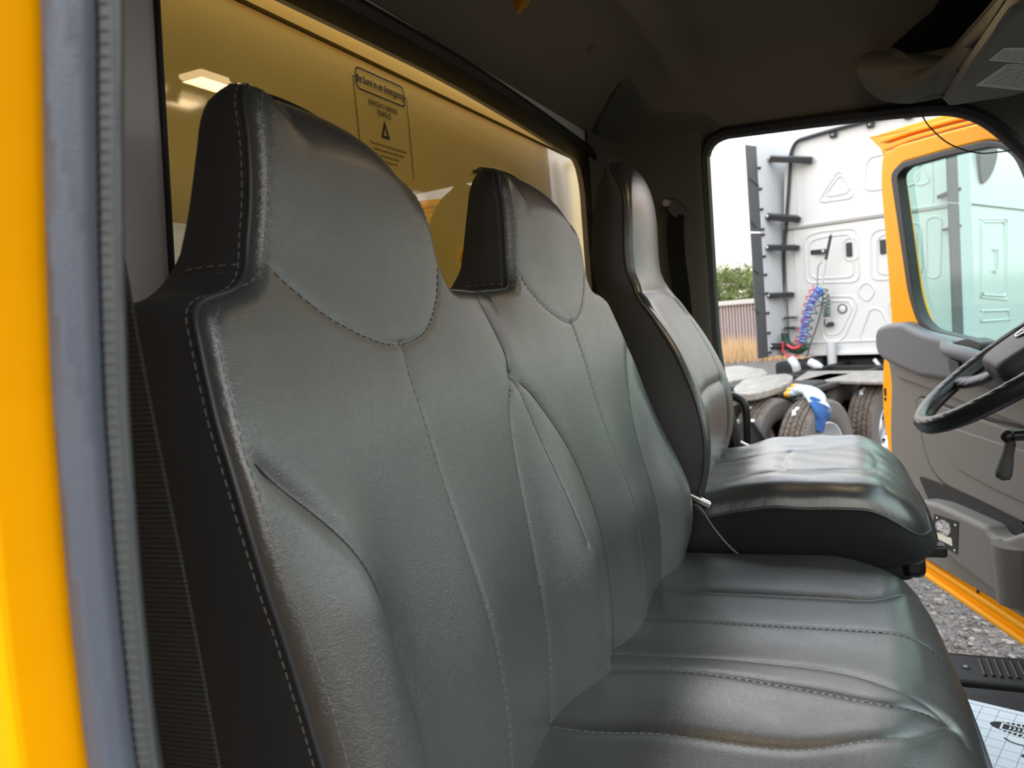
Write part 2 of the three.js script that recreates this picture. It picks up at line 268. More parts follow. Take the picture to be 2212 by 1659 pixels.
// headliner: one moulded shell, lower towards the rear window and both sides
const ceilY = (x, z) => {
  const a = soft([-0.62, -0.58, -0.5, -0.42, -0.3, -0.1, 0.25, 0.4, 0.5], [0.45, 0.475, 0.53, 0.568, 0.592, 0.61, 0.605, 0.55, 0.44], z, 0.07), b = soft([0, 0.05, 0.12, 0.21, 0.4], [0.405, 0.46, 0.525, 0.58, 0.66], Math.min(x - 0.2, 2.09 - x), 0.04), k = 0.05;
  const h = Math.max(0, Math.min(1, 0.5 + 0.5 * (b - a) / k));
  let y = b + (a - b) * h - k * h * (1 - h);
  const e = smooth(0.25, 0.4, x) * smooth(2.02, 1.85, x);
  y -= e * 0.012 * (Math.exp(-(((z + 0.355) / 0.02) ** 2)) - Math.exp(-(((z + 0.30) / 0.03) ** 2)));
  return Y(y);
};
struct('ceiling', grid(90, 90, (s, t) => { const x = 0.2 + 1.9 * s, z = -0.61 + 1.1 * t; return V(x, ceilY(x, z), z); }, (s, t) => [1.9 * s, 1.1 * t]), M.headliner);
struct('roof', merge([put(box(2.0, 0.05, 0.92, 0.02), 1.17, Y(0.69), 0.03), put(box(2.0, 0.03, 0.30, 0.012), 1.17, Y(0.597), -0.53, -0.62)]), M.yellow);
// front: firewall below, raked windscreen above, both beyond the right edge of the picture
struct('wall_front', put(box(1.98, 0.76, 0.04, 0.004), 1.175, Y(-0.64), 1.06), M.trim);
{
  const rk = V(0, 0.70, -0.62).normalize(), b = basisOf(V(1, 0, 0), rk, V(0, 0.62, 0.70).normalize(), V(0, Y(-0.27), 1.06)), o = [[0.185, 0], [2.15, 0], [2.12, 0.92], [0.215, 0.92]], h = rounded([[0.25, 0.05], [2.085, 0.05], [2.06, 0.83], [0.275, 0.83]], 0.08);
  const w = struct('window_2', (() => { const g = new THREE.ShapeGeometry(shapeOf(h)); g.applyMatrix4(b); return g; })(), M.wind); mk('window_surround', extrude(o, 0.04, b, { holes: [h], bevel: 0.006 }), M.trim, w);
}
{ const t = mk('dashboard', merge([put(box(1.84, 0.2, 0.36, 0.06, 4), 1.17, Y(-0.40), 0.85), put(box(1.84, 0.36, 0.2, 0.04, 3), 1.17, Y(-0.66), 0.92)]), M.doorDark); tag(t, 'dark grey dashboard below the windscreen ahead of the steering wheel', 'dashboard'); }
struct('floor', put(box(1.9, 0.06, 1.66, 0.006), 1.165, Y(FL - 0.03), 0.2), M.carpet);
// driver-side B-pillar and rear-corner trim, with its fin over the headliner
{
  const plan = curve3([V(1.975, 0, -0.596), V(2.01, 0, -0.586), V(2.045, 0, -0.56), V(2.058, 0, -0.52), V(2.06, 0, -0.44), V(2.06, 0, -0.36), V(2.062, 0, -0.325), V(2.072, 0, -0.316)], false).getSpacedPoints(400);
  const nrm = (i) => { const a = plan[Math.max(0, i - 2)], b = plan[Math.min(400, i + 2)]; return V(-(b.z - a.z), 0, b.x - a.x).normalize().multiplyScalar(-1); };
  const tr = thing('pillar_trim', 'moulded grey corner trim between rear window and driver door', 'trim panel');
  mk('cover', grid(80, 20, (s, t) => { const i = Math.round(s * 400), p = plan[i], n = nrm(i), inw = n.x > 0 ? n.clone().negate() : n; return V(p.x, Y(0.47) - (Y(0.47) - Y(-0.92)) * t, p.z).addScaledVector(inw, 0.004); }, (s, t) => [s * 0.4, t * 1.4]), M.trim, tr);
  const onCeil = (px, py) => { const r = ray(px, py); for (let k = 0.5; k < 3; k += 0.002) { const q = eye.clone().addScaledVector(r, k); if (q.y > ceilY(q.x, q.z) - 0.004 || q.x > 2.06 || q.z < -0.598) return [q.z, q.x]; } };
  const fin = pad({ poly: spline2([[1281, 312], [1284, 282], [1291, 262], [1306, 235], [1323, 203], [1341, 180], [1354, 174], [1368, 182], [1388, 212], [1409, 235], [1434, 243], [1480, 246], [1520, 249], [1540, 257], [1553, 276]].map(([a, b]) => onCeil(a, b)).concat([[-0.28, 2.085], [-0.45, 2.085], [-0.6, 2.06], [-0.605, 2.0]]), 200, true).slice(0, 200), res: 0.005, roll: 0.007, relief: () => 0.011, wall: 0.014, wallSteps: 3, map: (u, v, h) => [v, Math.min(ceilY(v, u), Y(0.7)) - h, u] });
  mk('fin', merge([fin.front, fin.side]), M.trim, tr);
  const cap = (px, py, z, sx) => { const g2 = new THREE.TorusGeometry(0.011, 0.0016, 8, 24); g2.scale(0.7, 1.1, 1); const p = z; g2.rotateY(-0.9); g2.rotateZ(-0.4); g2.translate(p.x, p.y, p.z); return g2; };
  mk('screw_cap', cap(0, 0, (() => { const q = onCeil(1352, 207); return V(q[1], ceilY(q[1], q[0]) - 0.0115, q[0]); })()), M.trim, tr);
}
{ // round clip cover in the headliner
  const p = V(1.62, 0, -0.46); p.y = ceilY(p.x, p.z) - 0.001; const g = new THREE.TorusGeometry(0.011, 0.0015, 8, 24); g.rotateX(Math.PI / 2 - 0.5); g.translate(p.x, p.y, p.z); tag(mk('clip_cover', g, M.headliner), 'small round clip cover moulded in the grey headliner', 'clip cover');
}
// ribbed sill plate of the driver door
{
  const t = thing('sill_plate', 'black ribbed sill plate along the driver door opening', 'sill plate', V(2.0, Y(-0.928), 0.3));
  mk('plate', box(0.135, 0.03, 1.0, 0.008, 3), M.rubber, t);
  for (let i = 0; i < 30; i++) mk('rib', i ? t.children[1].geometry : box(0.088, 0.007, 0.0075, 0.002, 1), M.black, t).position.set(0.005, 0.0165, -0.042 + i * 0.0162);
  const g = new THREE.CylinderGeometry(0.011, 0.011, 0.003, 20); mk('screw_recess', g, M.chassis, t).position.set(-0.0, 0.015, -0.077); mk('screw', new THREE.CylinderGeometry(0.0045, 0.006, 0.003, 12), M.steel, t).position.set(-0.0, 0.0165, -0.077);
}
// rubber mat and the printed paper mat on it
{
  const g = put(box(0.62, 0.012, 0.7, 0.004), 1.6, Y(FL + 0.006), 0.45), gs = [g];
  for (let i = 0; i < 90; i++) gs.push(put(new THREE.BoxGeometry(0.56, 0.003, 0.0032), 1.6, Y(FL + 0.0125), 0.12 + i * 0.0075));
  tag(mk('rubber_mat', merge(gs), M.rubber), 'black ribbed rubber mat on the driver side floor', 'mat');
  const paper = canvasTex(840, 960, (c, w, h) => {
    c.fillStyle = '#e4ebf4'; c.fillRect(0, 0, w, h); c.strokeStyle = '#3c424c'; c.lineWidth = 3;
    c.strokeRect(-10, 30, w - 20, h - 60); c.lineWidth = 1.8; c.strokeStyle = '#68707c';
    for (let x = 78; x < w; x += 62) { c.beginPath(); c.moveTo(x, 30); c.lineTo(x, h - 30); c.stroke(); } for (let y = 92; y < h - 30; y += 62) { c.beginPath(); c.moveTo(40, y); c.lineTo(w - 30, y); c.stroke(); }
    const tread = (x, y, rx, ry) => { c.fillStyle = '#22242a'; c.save(); c.beginPath(); c.ellipse(x, y, rx, ry, 0, 0, 7); c.clip(); c.fillRect(x - rx, y - ry, 2 * rx, 2 * ry); c.strokeStyle = '#e4ebf4'; c.lineWidth = 6; for (let i = -14; i <= 14; i++) { c.beginPath(); c.moveTo(x + i * 18, y - ry); c.lineTo(x + i * 18 + 4, y - ry * 0.55); c.stroke(); c.beginPath(); c.moveTo(x + i * 18, y + ry); c.lineTo(x + i * 18 + 4, y + ry * 0.55); c.stroke(); } c.lineWidth = 8; c.strokeRect(x - rx * 0.76, y - ry * 0.46, rx * 1.52, ry * 0.92); c.lineWidth = 5; for (let i = -7; i <= 7; i++) { c.beginPath(); c.moveTo(x + i * 15, y - 14); c.quadraticCurveTo(x + i * 15 + 10, y, x + i * 15, y + 14); c.stroke(); } c.restore(); };
    tread(300, 158, 172, 56); tread(580, 580, 172, 56);
    c.strokeStyle = '#2a2230'; c.lineWidth = 9; c.lineCap = 'round'; c.beginPath(); c.moveTo(196, 250); c.bezierCurveTo(240, 300, 330, 230, 300, 320); c.bezierCurveTo(280, 380, 250, 350, 290, 320); c.bezierCurveTo(340, 290, 360, 330, 400, 300); c.bezierCurveTo(440, 270, 430, 350, 390, 345); c.stroke();
  });
  const pg = new THREE.BoxGeometry(0.48, 0.0012, 0.42); { const u = pg.attributes.uv, p = pg.attributes.position; for (let i = 0; i < u.count; i++) u.setXY(i, (p.getZ(i) + 0.21) / 0.42, (p.getX(i) + 0.24) / 0.48); }
  const t = mk('paper_mat', pg, [M.whitePlastic, M.whitePlastic, P({ map: paper, roughness: 0.8, name: 'printed paper' }), M.whitePlastic, M.whitePlastic, M.whitePlastic]);
  t.position.set(1.563 - 0.04 * 0.324, Y(FL + 0.0155), 0.283 + 0.04 * 0.946); t.rotation.y = -0.33; tag(t, 'white paper floor mat with printed grid and tyre tread marks', 'floor mat');
}
// passenger belt hanging behind the door seal
{
  const c = [V(0.318, Y(0.16), -0.405), V(0.322, Y(0.0), -0.4), V(0.33, Y(-0.2), -0.392), V(0.335, Y(-0.5), -0.38), V(0.335, Y(-0.86), -0.37)], path = curve3(c).getSpacedPoints(60);
  const g = sweep(path, [[-0.026, 0], [-0.025, 0.0012], [0.025, 0.0012], [0.026, 0], [0.025, -0.0012], [-0.025, -0.0012]], () => V(0.1, 0, 1).normalize(), () => V(1, 0, -0.1).normalize());
  const b = mk('passenger_belt', g, P({ color: 0x2a2d2e, roughness: 0.85, bumpMap: weave, bumpScale: 0.0012, name: 'belt webbing' })); tag(b, 'dark ribbed belt webbing hanging between door seal and bench', 'seat belt');
}
// driver belt with its upper anchor
{
  const t = thing('driver_belt', 'black driver seat belt hanging from its pillar anchor', 'seat belt', V(0, 0, 0));
  const p = onX(1458, 448, 2.03);
  const br = extrude(rounded([[-0.028, 0.022], [0.0, 0.026], [0.03, -0.012], [0.026, -0.032], [-0.004, -0.03], [-0.024, -0.008]], 0.01), 0.012, basisOf(V(0.25, 0, 1).normalize(), V(0, 1, 0), V(-1, 0, 0.25).normalize(), V(p.x + 0.01, p.y, p.z)), { bevel: 0.003 });
  mk('anchor_loop', br, M.black, t);
  const bolt = new THREE.CylinderGeometry(0.009, 0.011, 0.02, 16); bolt.rotateZ(Math.PI / 2); bolt.translate(p.x - 0.01, p.y + 0.012, p.z - 0.018); mk('bolt', bolt, M.steel, t);
  const path = curve3([V(p.x, p.y - 0.02, p.z), V(p.x + 0.002, p.y - 0.12, p.z - 0.004), V(p.x + 0.004, p.y - 0.3, p.z + 0.004), V(p.x + 0.004, Y(-0.6), p.z + 0.01)]).getSpacedPoints(40);
  mk('webbing', sweep(path, [[-0.022, 0], [-0.021, 0.0012], [0.021, 0.0012], [0.022, 0], [0.021, -0.0012], [-0.021, -0.0012]], () => V(0, 0, 1), () => V(1, 0, 0)), M.cloth, t);
}
// overhead console across the windscreen header, sun visor, hanging wire
{
  const t = thing('overhead_console', 'dark grey overhead console shelf above the windscreen', 'overhead console');
  // front wall of the bin: from the rim (ra) down to the outer lower edge (rb), wrapping round the far end
  const ra = curve3([onX(1918, 104, 1.985), onX(1945, 113, 1.95), onX(1975, 137, 1.93), onX(2000, 143, 1.92), onX(2030, 135, 1.9), onY(2060, 104, 0.457), onY(2090, 70, 0.457), onY(2150, 2, 0.457), V(1.2, Y(0.457), 0.29), V(0.8, Y(0.457), 0.3), V(0.35, Y(0.457), 0.29)], false, 0.4).getSpacedPoints(120);
  const rb = curve3([onX(1912, 104, 2.0), onX(1868, 117, 1.95), onX(1849, 148, 1.92), onX(1866, 187, 1.94), onX(1905, 217, 1.955), onY(1965, 224, 0.392), onY(2020, 208, 0.40), onY(2090, 150, 0.40), onY(2165, 85, 0.40), V(1.2, Y(0.40), 0.305), V(0.8, Y(0.40), 0.315), V(0.35, Y(0.40), 0.305)], false, 0.4).getSpacedPoints(120);
  mk('bin_front', grid(120, 12, (s, q) => { const i = Math.round(s * 120), a = ra[i], b = rb[i], bl = 0.012 * Math.sin(Math.PI * q); return a.clone().lerp(b, q).add(V(0, -bl * 0.6, -bl)); }, (s, q) => [s * 1.6, q * 0.07]), M.console, t);
  mk('rim', tube(ra, 0.004, 160, 6), M.console, t);
  mk('underside', grid(120, 6, (s, q) => { const b = rb[Math.round(s * 120)]; return b.clone().lerp(V(Math.min(b.x, 1.99), Y(0.405), 0.45), q); }, (s, q) => [s * 1.6, q * 0.2]), M.console, t);
  mk('bin_liner', grid(60, 16, (s, q) => { const x = 0.3 + 1.69 * s, z0 = 0.21 - 0.1 * smooth(1.88, 1.99, x), z = z0 + (0.47 - z0) * q; return V(x, ceilY(x, z) - 0.005, z); }), M.cloth, t);
  { const a = onY(2108, 92, 0.425), b = onY(2232, 2, 0.425), d = b.clone().sub(a), g = box(0.05, 0.022, d.length(), 0.01, 4); g.applyMatrix4(new THREE.Matrix4().compose(a.clone().add(b).multiplyScalar(0.5), new THREE.Quaternion().setFromUnitVectors(V(0, 0, 1), d.normalize()), V(1, 1, 1))); mk('lid', g, M.console, t); }
  mk('bin_floor', grid(60, 4, (s, q) => V(0.35 + 1.5 * s, Y(0.43), 0.29 + 0.14 * q)), M.cloth, t);
  mk('back', put(box(1.6, 0.16, 0.02, 0.004), 1.1, Y(0.50), 0.43), M.cloth, t);
  mk('clip', extrude(rounded([[-0.014, 0.028], [0.018, 0.032], [0.014, -0.03], [-0.012, -0.03]], 0.006), 0.012, basisOf(V(-0.5, 0, 0.87), V(0, 1, 0), V(-0.87, 0, -0.5), onY(2086, 128, 0.425)), { bevel: 0.003 }), M.black, t);
}
{
  const t = thing('sun_visor', 'grey sun visor with white printed stickers by driver door', 'sun visor');
  const vis = pad({ poly: rounded([[1.32, 0.235], [1.95, 0.215], [1.96, 0.36], [1.9, 0.375], [1.3, 0.395]].map(([a, b]) => [a, b]), 0.03), res: 0.008, roll: 0.009, relief: () => 0.008, wall: 0.016, map: (u, v, h) => [u, Y(0.376 - h), v] });
  mk('body', merge([vis.front, vis.side]), M.console, t);
  mk('hinge_rod', tube([V(1.3, Y(0.393), 0.24), V(1.7, Y(0.393), 0.23), V(1.97, Y(0.393), 0.222)], 0.006, 20, 8), M.black, t);
  const lab = (dark) => canvasTex(512, 320, (c, w, h) => { c.fillStyle = '#cdd0cc'; c.fillRect(0, 0, w, h); c.fillStyle = '#3a3c3c'; c.strokeStyle = '#3a3c3c'; c.lineWidth = 3; if (dark) { c.strokeRect(20, 18, 330, 26); c.fillRect(300, 200, 200, 100); } for (let i = 0; i < 9; i++) for (let x = 24; x < (dark && i > 4 ? 270 : 470);) { const k = 10 + ((i * 37 + x * 13) % 40); c.fillRect(x, 60 + i * 26, k, 8); x += k + 8; } });
  const stick = (a, b, c, d, dark) => { const y = Y(0.3675), g = new THREE.BufferGeometry(); g.setAttribute('position', new THREE.Float32BufferAttribute([a, b, c, d].flatMap(([x, z]) => [x, y, z]), 3)); g.setAttribute('uv', new THREE.Float32BufferAttribute([0, 1, 1, 1, 1, 0, 0, 0], 2)); g.setIndex([0, 1, 2, 0, 2, 3]); g.computeVertexNormals(); const m = mk('sticker', g, P({ map: lab(dark), roughness: 0.6, name: 'sticker print' }), t); m.userData.label = 'white printed warning sticker'; };
  const q = (px, py) => { const p = onY(px, py, 0.3675); return [p.x, p.z]; };
  stick(q(2170, 103), q(2290, 103), q(2270, 142), q(2134, 131), false); stick(q(2175, 138), q(2330, 142), q(2300, 205), q(2106, 185), true);
  const w = thing('hanging_wire', 'thin black wire drooping across the driver door opening', 'wire'); 
  mk('wire', tube([[1983, 228], [1988, 238], [2005, 270], [2050, 310], [2110, 330], [2160, 328], [2200, 322], [2235, 318]].map(([a, b]) => onX(a, b, 2.0)), 0.0016, 60, 6), M.rubber, w);
}
{ // yellow clip hanging from the rear of the headliner
  const p = onPlane(1125, 4, V(1.32, Y(0.54), -0.5), V(0, 0.7, 0.7));
  const g = merge([put(box(0.022, 0.04, 0.008, 0.002), 0.006, 0.004, 0, 0, 0, -0.35), put(box(0.012, 0.012, 0.012, 0.002), -0.008, -0.008, 0, 0, 0, -0.35), put(box(0.006, 0.05, 0.006, 0.001), 0.016, 0.02, 0.002, 0, 0, -0.35)]);
  g.rotateY(0.9); const m = mk('yellow_clip', g, P({ color: 0xb47d1a, roughness: 0.5, name: 'yellow plastic' })); m.position.copy(p).add(V(0, 0.006, 0.0)); tag(m, 'small yellow plastic clip hanging under the headliner', 'clip');
}
// dome lamp on the headliner, just above the frame
{
  const c = V(1.42, ceilY(1.42, 0.05), 0.05), t = thing('dome_lamp', 'lit oblong dome lamp on the headliner', 'lamp', c);
  mk('base', put(box(0.2, 0.014, 0.1, 0.006), 0, -0.004, 0), M.trim, t);
  mk('lens', put(box(0.16, 0.016, 0.07, 0.007, 3), 0, -0.014, 0), new THREE.MeshStandardMaterial({ color: 0xfff2d8, roughness: 0.4, emissive: 0xffd9a0, emissiveIntensity: 7, name: 'lamp lens' }), t);
  RectAreaLightUniformsLib.init(); const l = new THREE.RectAreaLight(0xffdcae, 15, 0.15, 0.06); l.position.set(0, -0.026, 0); l.rotation.x = -Math.PI / 2; t.add(l);
}
// cargo box behind the cab: flat front wall in two sheets, rounded corners
{
  const t = thing('cargo_box', 'yellow cargo box front wall seen through the rear window', 'cargo box');
  const zb = -0.70, R = 0.13, x0 = -0.08, x1 = 2.42, yl = 0.438;
  const wallAt = (y0, y1, off) => { const pts = [[x0, zb - 2.2], [x0, zb - R], ...Array.from({ length: 9 }, (_, i) => { const a = Math.PI * i / 16; return [x0 + R - R * Math.cos(a), zb - R + R * Math.sin(a)]; }), ...Array.from({ length: 9 }, (_, i) => { const a = Math.PI / 2 - Math.PI * i / 16; return [x1 - R + R * Math.cos(a), zb - R + R * Math.sin(a)]; }), [x1, zb - R], [x1, zb - 2.2]];
    const s = [...pts, ...pts.slice().reverse().map(([a, b]) => [x0 + (a - x0) * 0.97 + 0.037, b - 0.03])]; const g = new THREE.ExtrudeGeometry(shapeOf(s.map(([a, b]) => [a, -b])), { depth: y1 - y0, bevelEnabled: false }); g.rotateX(-Math.PI / 2); g.translate(0, Y(y0), off); return toCreasedNormals(g, 0.5); };
  mk('wall_sheet', wallAt(-1.25, yl - 0.0025, 0), M.boxYellow, t);
  mk('upper_sheet', wallAt(yl + 0.0025, 1.75, 0.004), M.boxYellow, t);
  mk('joint', wallAt(yl - 0.004, yl + 0.004, -0.006), M.rubber, t);
  mk('roof_sheet', put(box(2.5, 0.05, 2.2, 0.02), 1.17, Y(1.76), zb - 1.1), M.boxYellow, t);
  mk('floor_sheet', put(box(2.5, 0.1, 2.2, 0.02), 1.17, Y(-1.28), zb - 1.1), M.chassis, t);
  const dec = canvasTex(800, 760, (c, w, h) => {
    c.clearRect(0, 0, w, h); c.strokeStyle = c.fillStyle = '#17130c'; c.lineWidth = 13; c.lineJoin = 'round';
    c.beginPath(); c.roundRect(60, 14, 690, 158, 44); c.stroke();
    c.lineWidth = 9; c.beginPath(); c.moveTo(60, 92); c.lineTo(22, 92); c.lineTo(22, 750); c.moveTo(750, 92); c.lineTo(784, 92); c.lineTo(784, 750); c.stroke();
    c.textAlign = 'center'; c.font = 'bold 72px sans-serif'; c.save(); c.translate(405, 118); c.scale(0.8, 1); c.lineWidth = 3; c.fillText('Be Sure in an Emergency', 0, 0); c.strokeText('Be Sure in an Emergency', 0, 0); c.restore();
    c.save(); c.translate(405, 262); c.scale(0.66, 1); c.font = 'bold 58px sans-serif'; c.fillText('EMERGENCY WARNING', 0, 0); c.fillText('TRIANGLES', 0, 58); c.restore();
    c.lineWidth = 20; c.lineJoin = 'miter'; c.beginPath(); c.moveTo(400, 372); c.lineTo(446, 478); c.lineTo(354, 478); c.closePath(); c.stroke();
    c.save(); c.translate(405, 0); c.scale(0.78, 1); c.font = 'bold italic 32px serif'; ['If you experience a mechanical problem or', 'follow the instructions listed on the', 'card and stay in place', 'until help arrives'].forEach((s, i) => c.fillText(s, 30, 560 + i * 42)); c.restore();
  });
  const g = new THREE.PlaneGeometry(0.1715, 0.163); g.translate(1.1537, Y(0.342), zb + 0.0015); mk('decal', g, P({ map: dec, transparent: true, roughness: 0.4, name: 'printed decal' }), t).userData.label = 'black printed emergency decal';
  const k = new THREE.SphereGeometry(0.017, 20, 14); k.scale(1, 1, 0.7); k.translate(1.41, Y(0.128), zb + 0.006); mk('bumper_stop', k, M.yellow, t);
}
// ================================================================ bench seat for two
{
  const t = thing('bench_seat', 'two-person black vinyl bench seat with two built-in headrests', 'bench seat');
  const zc = (y) => soft([-0.55, -0.405, -0.32, -0.233, -0.16, -0.092, -0.05, -0.016, 0.02, 0.05, 0.12, 0.17, 0.19, 0.22], [-0.322, -0.31, -0.312, -0.326, -0.338, -0.350, -0.362, -0.373, -0.382, -0.387, -0.389, -0.392, -0.398, -0.41], y, 0.05);
  const outline = [[0.41, -0.515], [0.6, -0.52], [0.88, -0.52], [1.2, -0.52], [1.36, -0.512], [1.378, -0.46], [1.384, -0.38], [1.382, -0.28], [1.374, -0.2], [1.362, -0.13], [1.346, -0.06], [1.332, -0.01], [1.318, 0.017], [1.285, 0.03], [1.262, 0.033], [1.25, 0.04], [1.246, 0.06], [1.243, 0.1], [1.236, 0.135], [1.215, 0.168], [1.182, 0.191], [1.13, 0.207], [1.07, 0.213], [1.01, 0.210], [0.975, 0.2], [0.958, 0.18], [0.953, 0.15], [0.946, 0.1], [0.936, 0.055], [0.926, 0.04], [0.905, 0.036], [0.845, 0.034], [0.785, 0.035], [0.754, 0.036], [0.740, 0.044], [0.731, 0.07], [0.727, 0.1], [0.722, 0.133], [0.707, 0.163], [0.679, 0.187], [0.635, 0.203], [0.58, 0.210], [0.53, 0.209], [0.495, 0.198], [0.481, 0.182], [0.475, 0.15], [0.468, 0.11], [0.46, 0.08], [0.45, 0.052], [0.436, 0.039], [0.42, 0.034], [0.402, 0.03], [0.391, 0.023], [0.386, 0.012], [0.383, -0.005], [0.379, -0.03], [0.375, -0.06], [0.374, -0.11], [0.378, -0.16], [0.384, -0.2], [0.39, -0.25], [0.394, -0.3], [0.397, -0.38], [0.40, -0.47]];
  const poly = spline2(outline, 420, true).slice(0, 420);
  const seams = {
    U1: [[0.452, 0.066], [0.466, 0.048], [0.51, 0.015], [0.565, -0.009], [0.608, -0.016], [0.66, -0.006], [0.697, 0.02], [0.715, 0.043], [0.724, 0.062]],
    U2: [[0.945, 0.066], [0.955, 0.045], [0.99, 0.016], [1.042, -0.007], [1.092, -0.016], [1.145, -0.004], [1.185, 0.02], [1.21, 0.04], [1.226, 0.058]],
    stitch1: [[0.608, -0.016], [0.603, -0.06], [0.603, -0.12], [0.605, -0.2], [0.606, -0.3], [0.606, -0.4], [0.605, -0.49]],
    stitch2: [[1.092, -0.016], [1.088, -0.08], [1.09, -0.16], [1.1, -0.24], [1.11, -0.33], [1.112, -0.4], [1.11, -0.49]],
    centre: [[0.815, 0.032], [0.822, 0.0], [0.825, -0.03], [0.823, -0.067]],
    centreL: [[0.823, -0.067], [0.785, -0.105], [0.766, -0.165], [0.757, -0.235], [0.75, -0.3], [0.748, -0.36], [0.742, -0.42], [0.738, -0.5]],
    centreM: [[0.823, -0.067], [0.84, -0.13], [0.853, -0.2], [0.86, -0.28]],
    centreR: [[0.823, -0.067], [0.866, -0.101], [0.912, -0.155], [0.944, -0.21], [0.967, -0.285], [0.975, -0.36], [0.978, -0.48]],
    bolsterL: [[0.374, -0.066], [0.385, -0.08], [0.4, -0.098], [0.426, -0.129], [0.447, -0.166], [0.46, -0.205], [0.47, -0.25], [0.477, -0.3], [0.481, -0.36], [0.483, -0.48]],
    bolsterR: [[1.343, -0.068], [1.305, -0.1], [1.272, -0.145], [1.255, -0.2], [1.252, -0.26], [1.258, -0.33], [1.265, -0.42], [1.27, -0.5]],
  };
  for (const k in seams) seams[k] = spline2(seams[k], 24);
  const depth = { U1: 0.0006, U2: 0.0006, stitch1: 0.0008, stitch2: 0.0008, centre: 0.0016, centreL: 0.0016, centreM: 0.001, centreR: 0.0016, bolsterL: 0.004, bolsterR: 0.003 };
  const G = (x, s) => Math.exp(-x * x / (s * s));
  const relief = (x, y, de) => {
    let h = 0; const ed = smooth(0.0, 0.02, de);
    for (const k in seams) { const d = lineDist(x, y, seams[k]); h -= ed * (depth[k] * G(d, k === 'bolsterL' ? 0.009 : 0.013) + 0.0014 * G(d, 0.0032)); }
    h += 0.026 * G(x - 0.868, 0.066) * smooth(-0.1, -0.32, y);                               // padded centre
    h += 0.046 * G(x - 1.35, 0.07) * G(y + 0.36, 0.14) + 0.008 * G(x - 1.31, 0.03) * smooth(-0.1, -0.2, y);   // outer bolster
    h += 0.022 * G(x - 0.437, 0.034) * smooth(-0.08, -0.2, y) * (0.3 + 0.7 * ed);
    for (const c of [0.605, 1.095]) { h += 0.014 * G(x - c, 0.09) * smooth(-0.1, -0.3, y); if (y > 0.0 && Math.abs(x - c) < 0.25) h -= 0.005 * ((x - c) / 0.14) ** 2 * smooth(0.0, 0.08, y); }
    h -= 0.008 * G(x - 0.845, 0.05) * smooth(-0.05, 0.03, y);
    return h;
  };
  const zback = (y) => interp([0.0, 0.04, 0.07, 0.12, 0.17, 0.195, 0.212], [-0.505, -0.49, -0.473, -0.466, -0.458, -0.452, -0.448], y);
  const roll = (u, v) => 0.013 + 0.055 * smooth(0.07, 0.16, v) * smooth(0.0, 0.05, u - (u < 0.85 ? 0.487 : 0.962)) * smooth(-0.02, 0.035, (u < 0.85 ? 0.718 : 1.228) - u) + 0.008 * smooth(-0.1, -0.3, v);
  const b = pad({ poly, res: 0.0025, roll, relief, wall: (u, v, h) => zc(v) + h - zback(v), map: (u, v, h) => [u, Y(v), zc(v) + h], wallSteps: 8, bulge: 0.004 });
  const back = mk('backrest', b.front, M.vinyl, t);
  mk('side_panel', b.side, M.vinylSide, t);
  const rear = new THREE.ShapeGeometry(shapeOf(poly.slice().reverse()), 1); { const q = rear.attributes.position; for (let i = 0; i < q.count; i++) q.setXYZ(i, q.getX(i), Y(q.getY(i)), zback(q.getY(i))); rear.computeVertexNormals(); }
  mk('back_cover', rear, M.cloth, t);
  // double-stitched edge seam: flat welt between two rows of thread
  const edge = poly.filter((p) => p[1] > -0.5), k0 = edge.findIndex((p, i) => i && Math.hypot(p[0] - edge[i - 1][0], p[1] - edge[i - 1][1]) > 0.3), ord = k0 > 0 ? [...edge.slice(k0), ...edge.slice(0, k0)] : edge;
  const e3 = ord.map(([u, v]) => b.at(u, v));
  mk('edge_welt', tube(e3.map((p) => p.clone().add(V(0, 0, 0.0006))), 0.0024, 700, 7), M.piping, t);
  const cen = (u, v, d) => { const c = u < 0.85 ? [0.6, v > 0.03 ? 0.1 : -0.2] : [1.1, v > 0.03 ? 0.1 : -0.2]; const a = [c[0] - u, c[1] - v], l = Math.hypot(...a); return [u + a[0] / l * d, v + a[1] / l * d]; };
  mk('stitching', merge([stitches(ord.map((p) => b.sidePt(poly.indexOf(p), 0.0065, 0.0003)), 0.005, 0.003, 0.0005), stitches(ord.map(([u, v]) => b.at(...cen(u, v, 0.0065), 0.0002)), 0.005, 0.003, 0.0005)]), M.thread, back);
  for (const k in seams) if (!['centre', 'centreM', 'bolsterL'].includes(k)) mk('stitching', stitches(seams[k].filter(([u, v]) => inside(u, v, poly)).map(([u, v]) => b.at(u, v, 0.0003)), 0.005, 0.0035, 0.00045), ['U1', 'U2', 'bolsterR'].includes(k) ? M.threadDark : M.thread, back);
  for (const k of ['centre', 'bolsterL', 'centreR', 'centreM']) mk('seam', tube(seams[k].slice(k === 'bolsterL' ? 0 : 0, k === 'bolsterL' ? 20 : 25).filter(([u, v]) => inside(u, v, poly)).map(([u, v]) => b.at(u, v, -0.0001)), k === 'centreM' ? 0.0006 : 0.0009, 60, 6), M.rubber, back);
  const rows = []; for (const ux of [0.45, 0.937]) for (const dv of [0.052, 0.046, 0.040]) { let bi = 0, bd = 9; poly.forEach((p, i) => { const e = Math.abs(p[1] - dv) + Math.abs(p[0] - ux); if (e < bd) { bd = e; bi = i; } }); rows.push(stitches([0.006, 0.02, 0.035, 0.05, 0.062].map((q) => b.sidePt(bi, q, 0.0004)), 0.006, 0.004, 0.0006)); }
  mk('stitching', merge(rows.slice(0, 3)), M.thread, back); mk('stitching', merge(rows.slice(3)), M.thread, back);
  // cushion
  const cz = (px, py) => { const p = onY(px, py, px > 2040 ? -0.488 : -0.462); return [p.z, p.x]; };
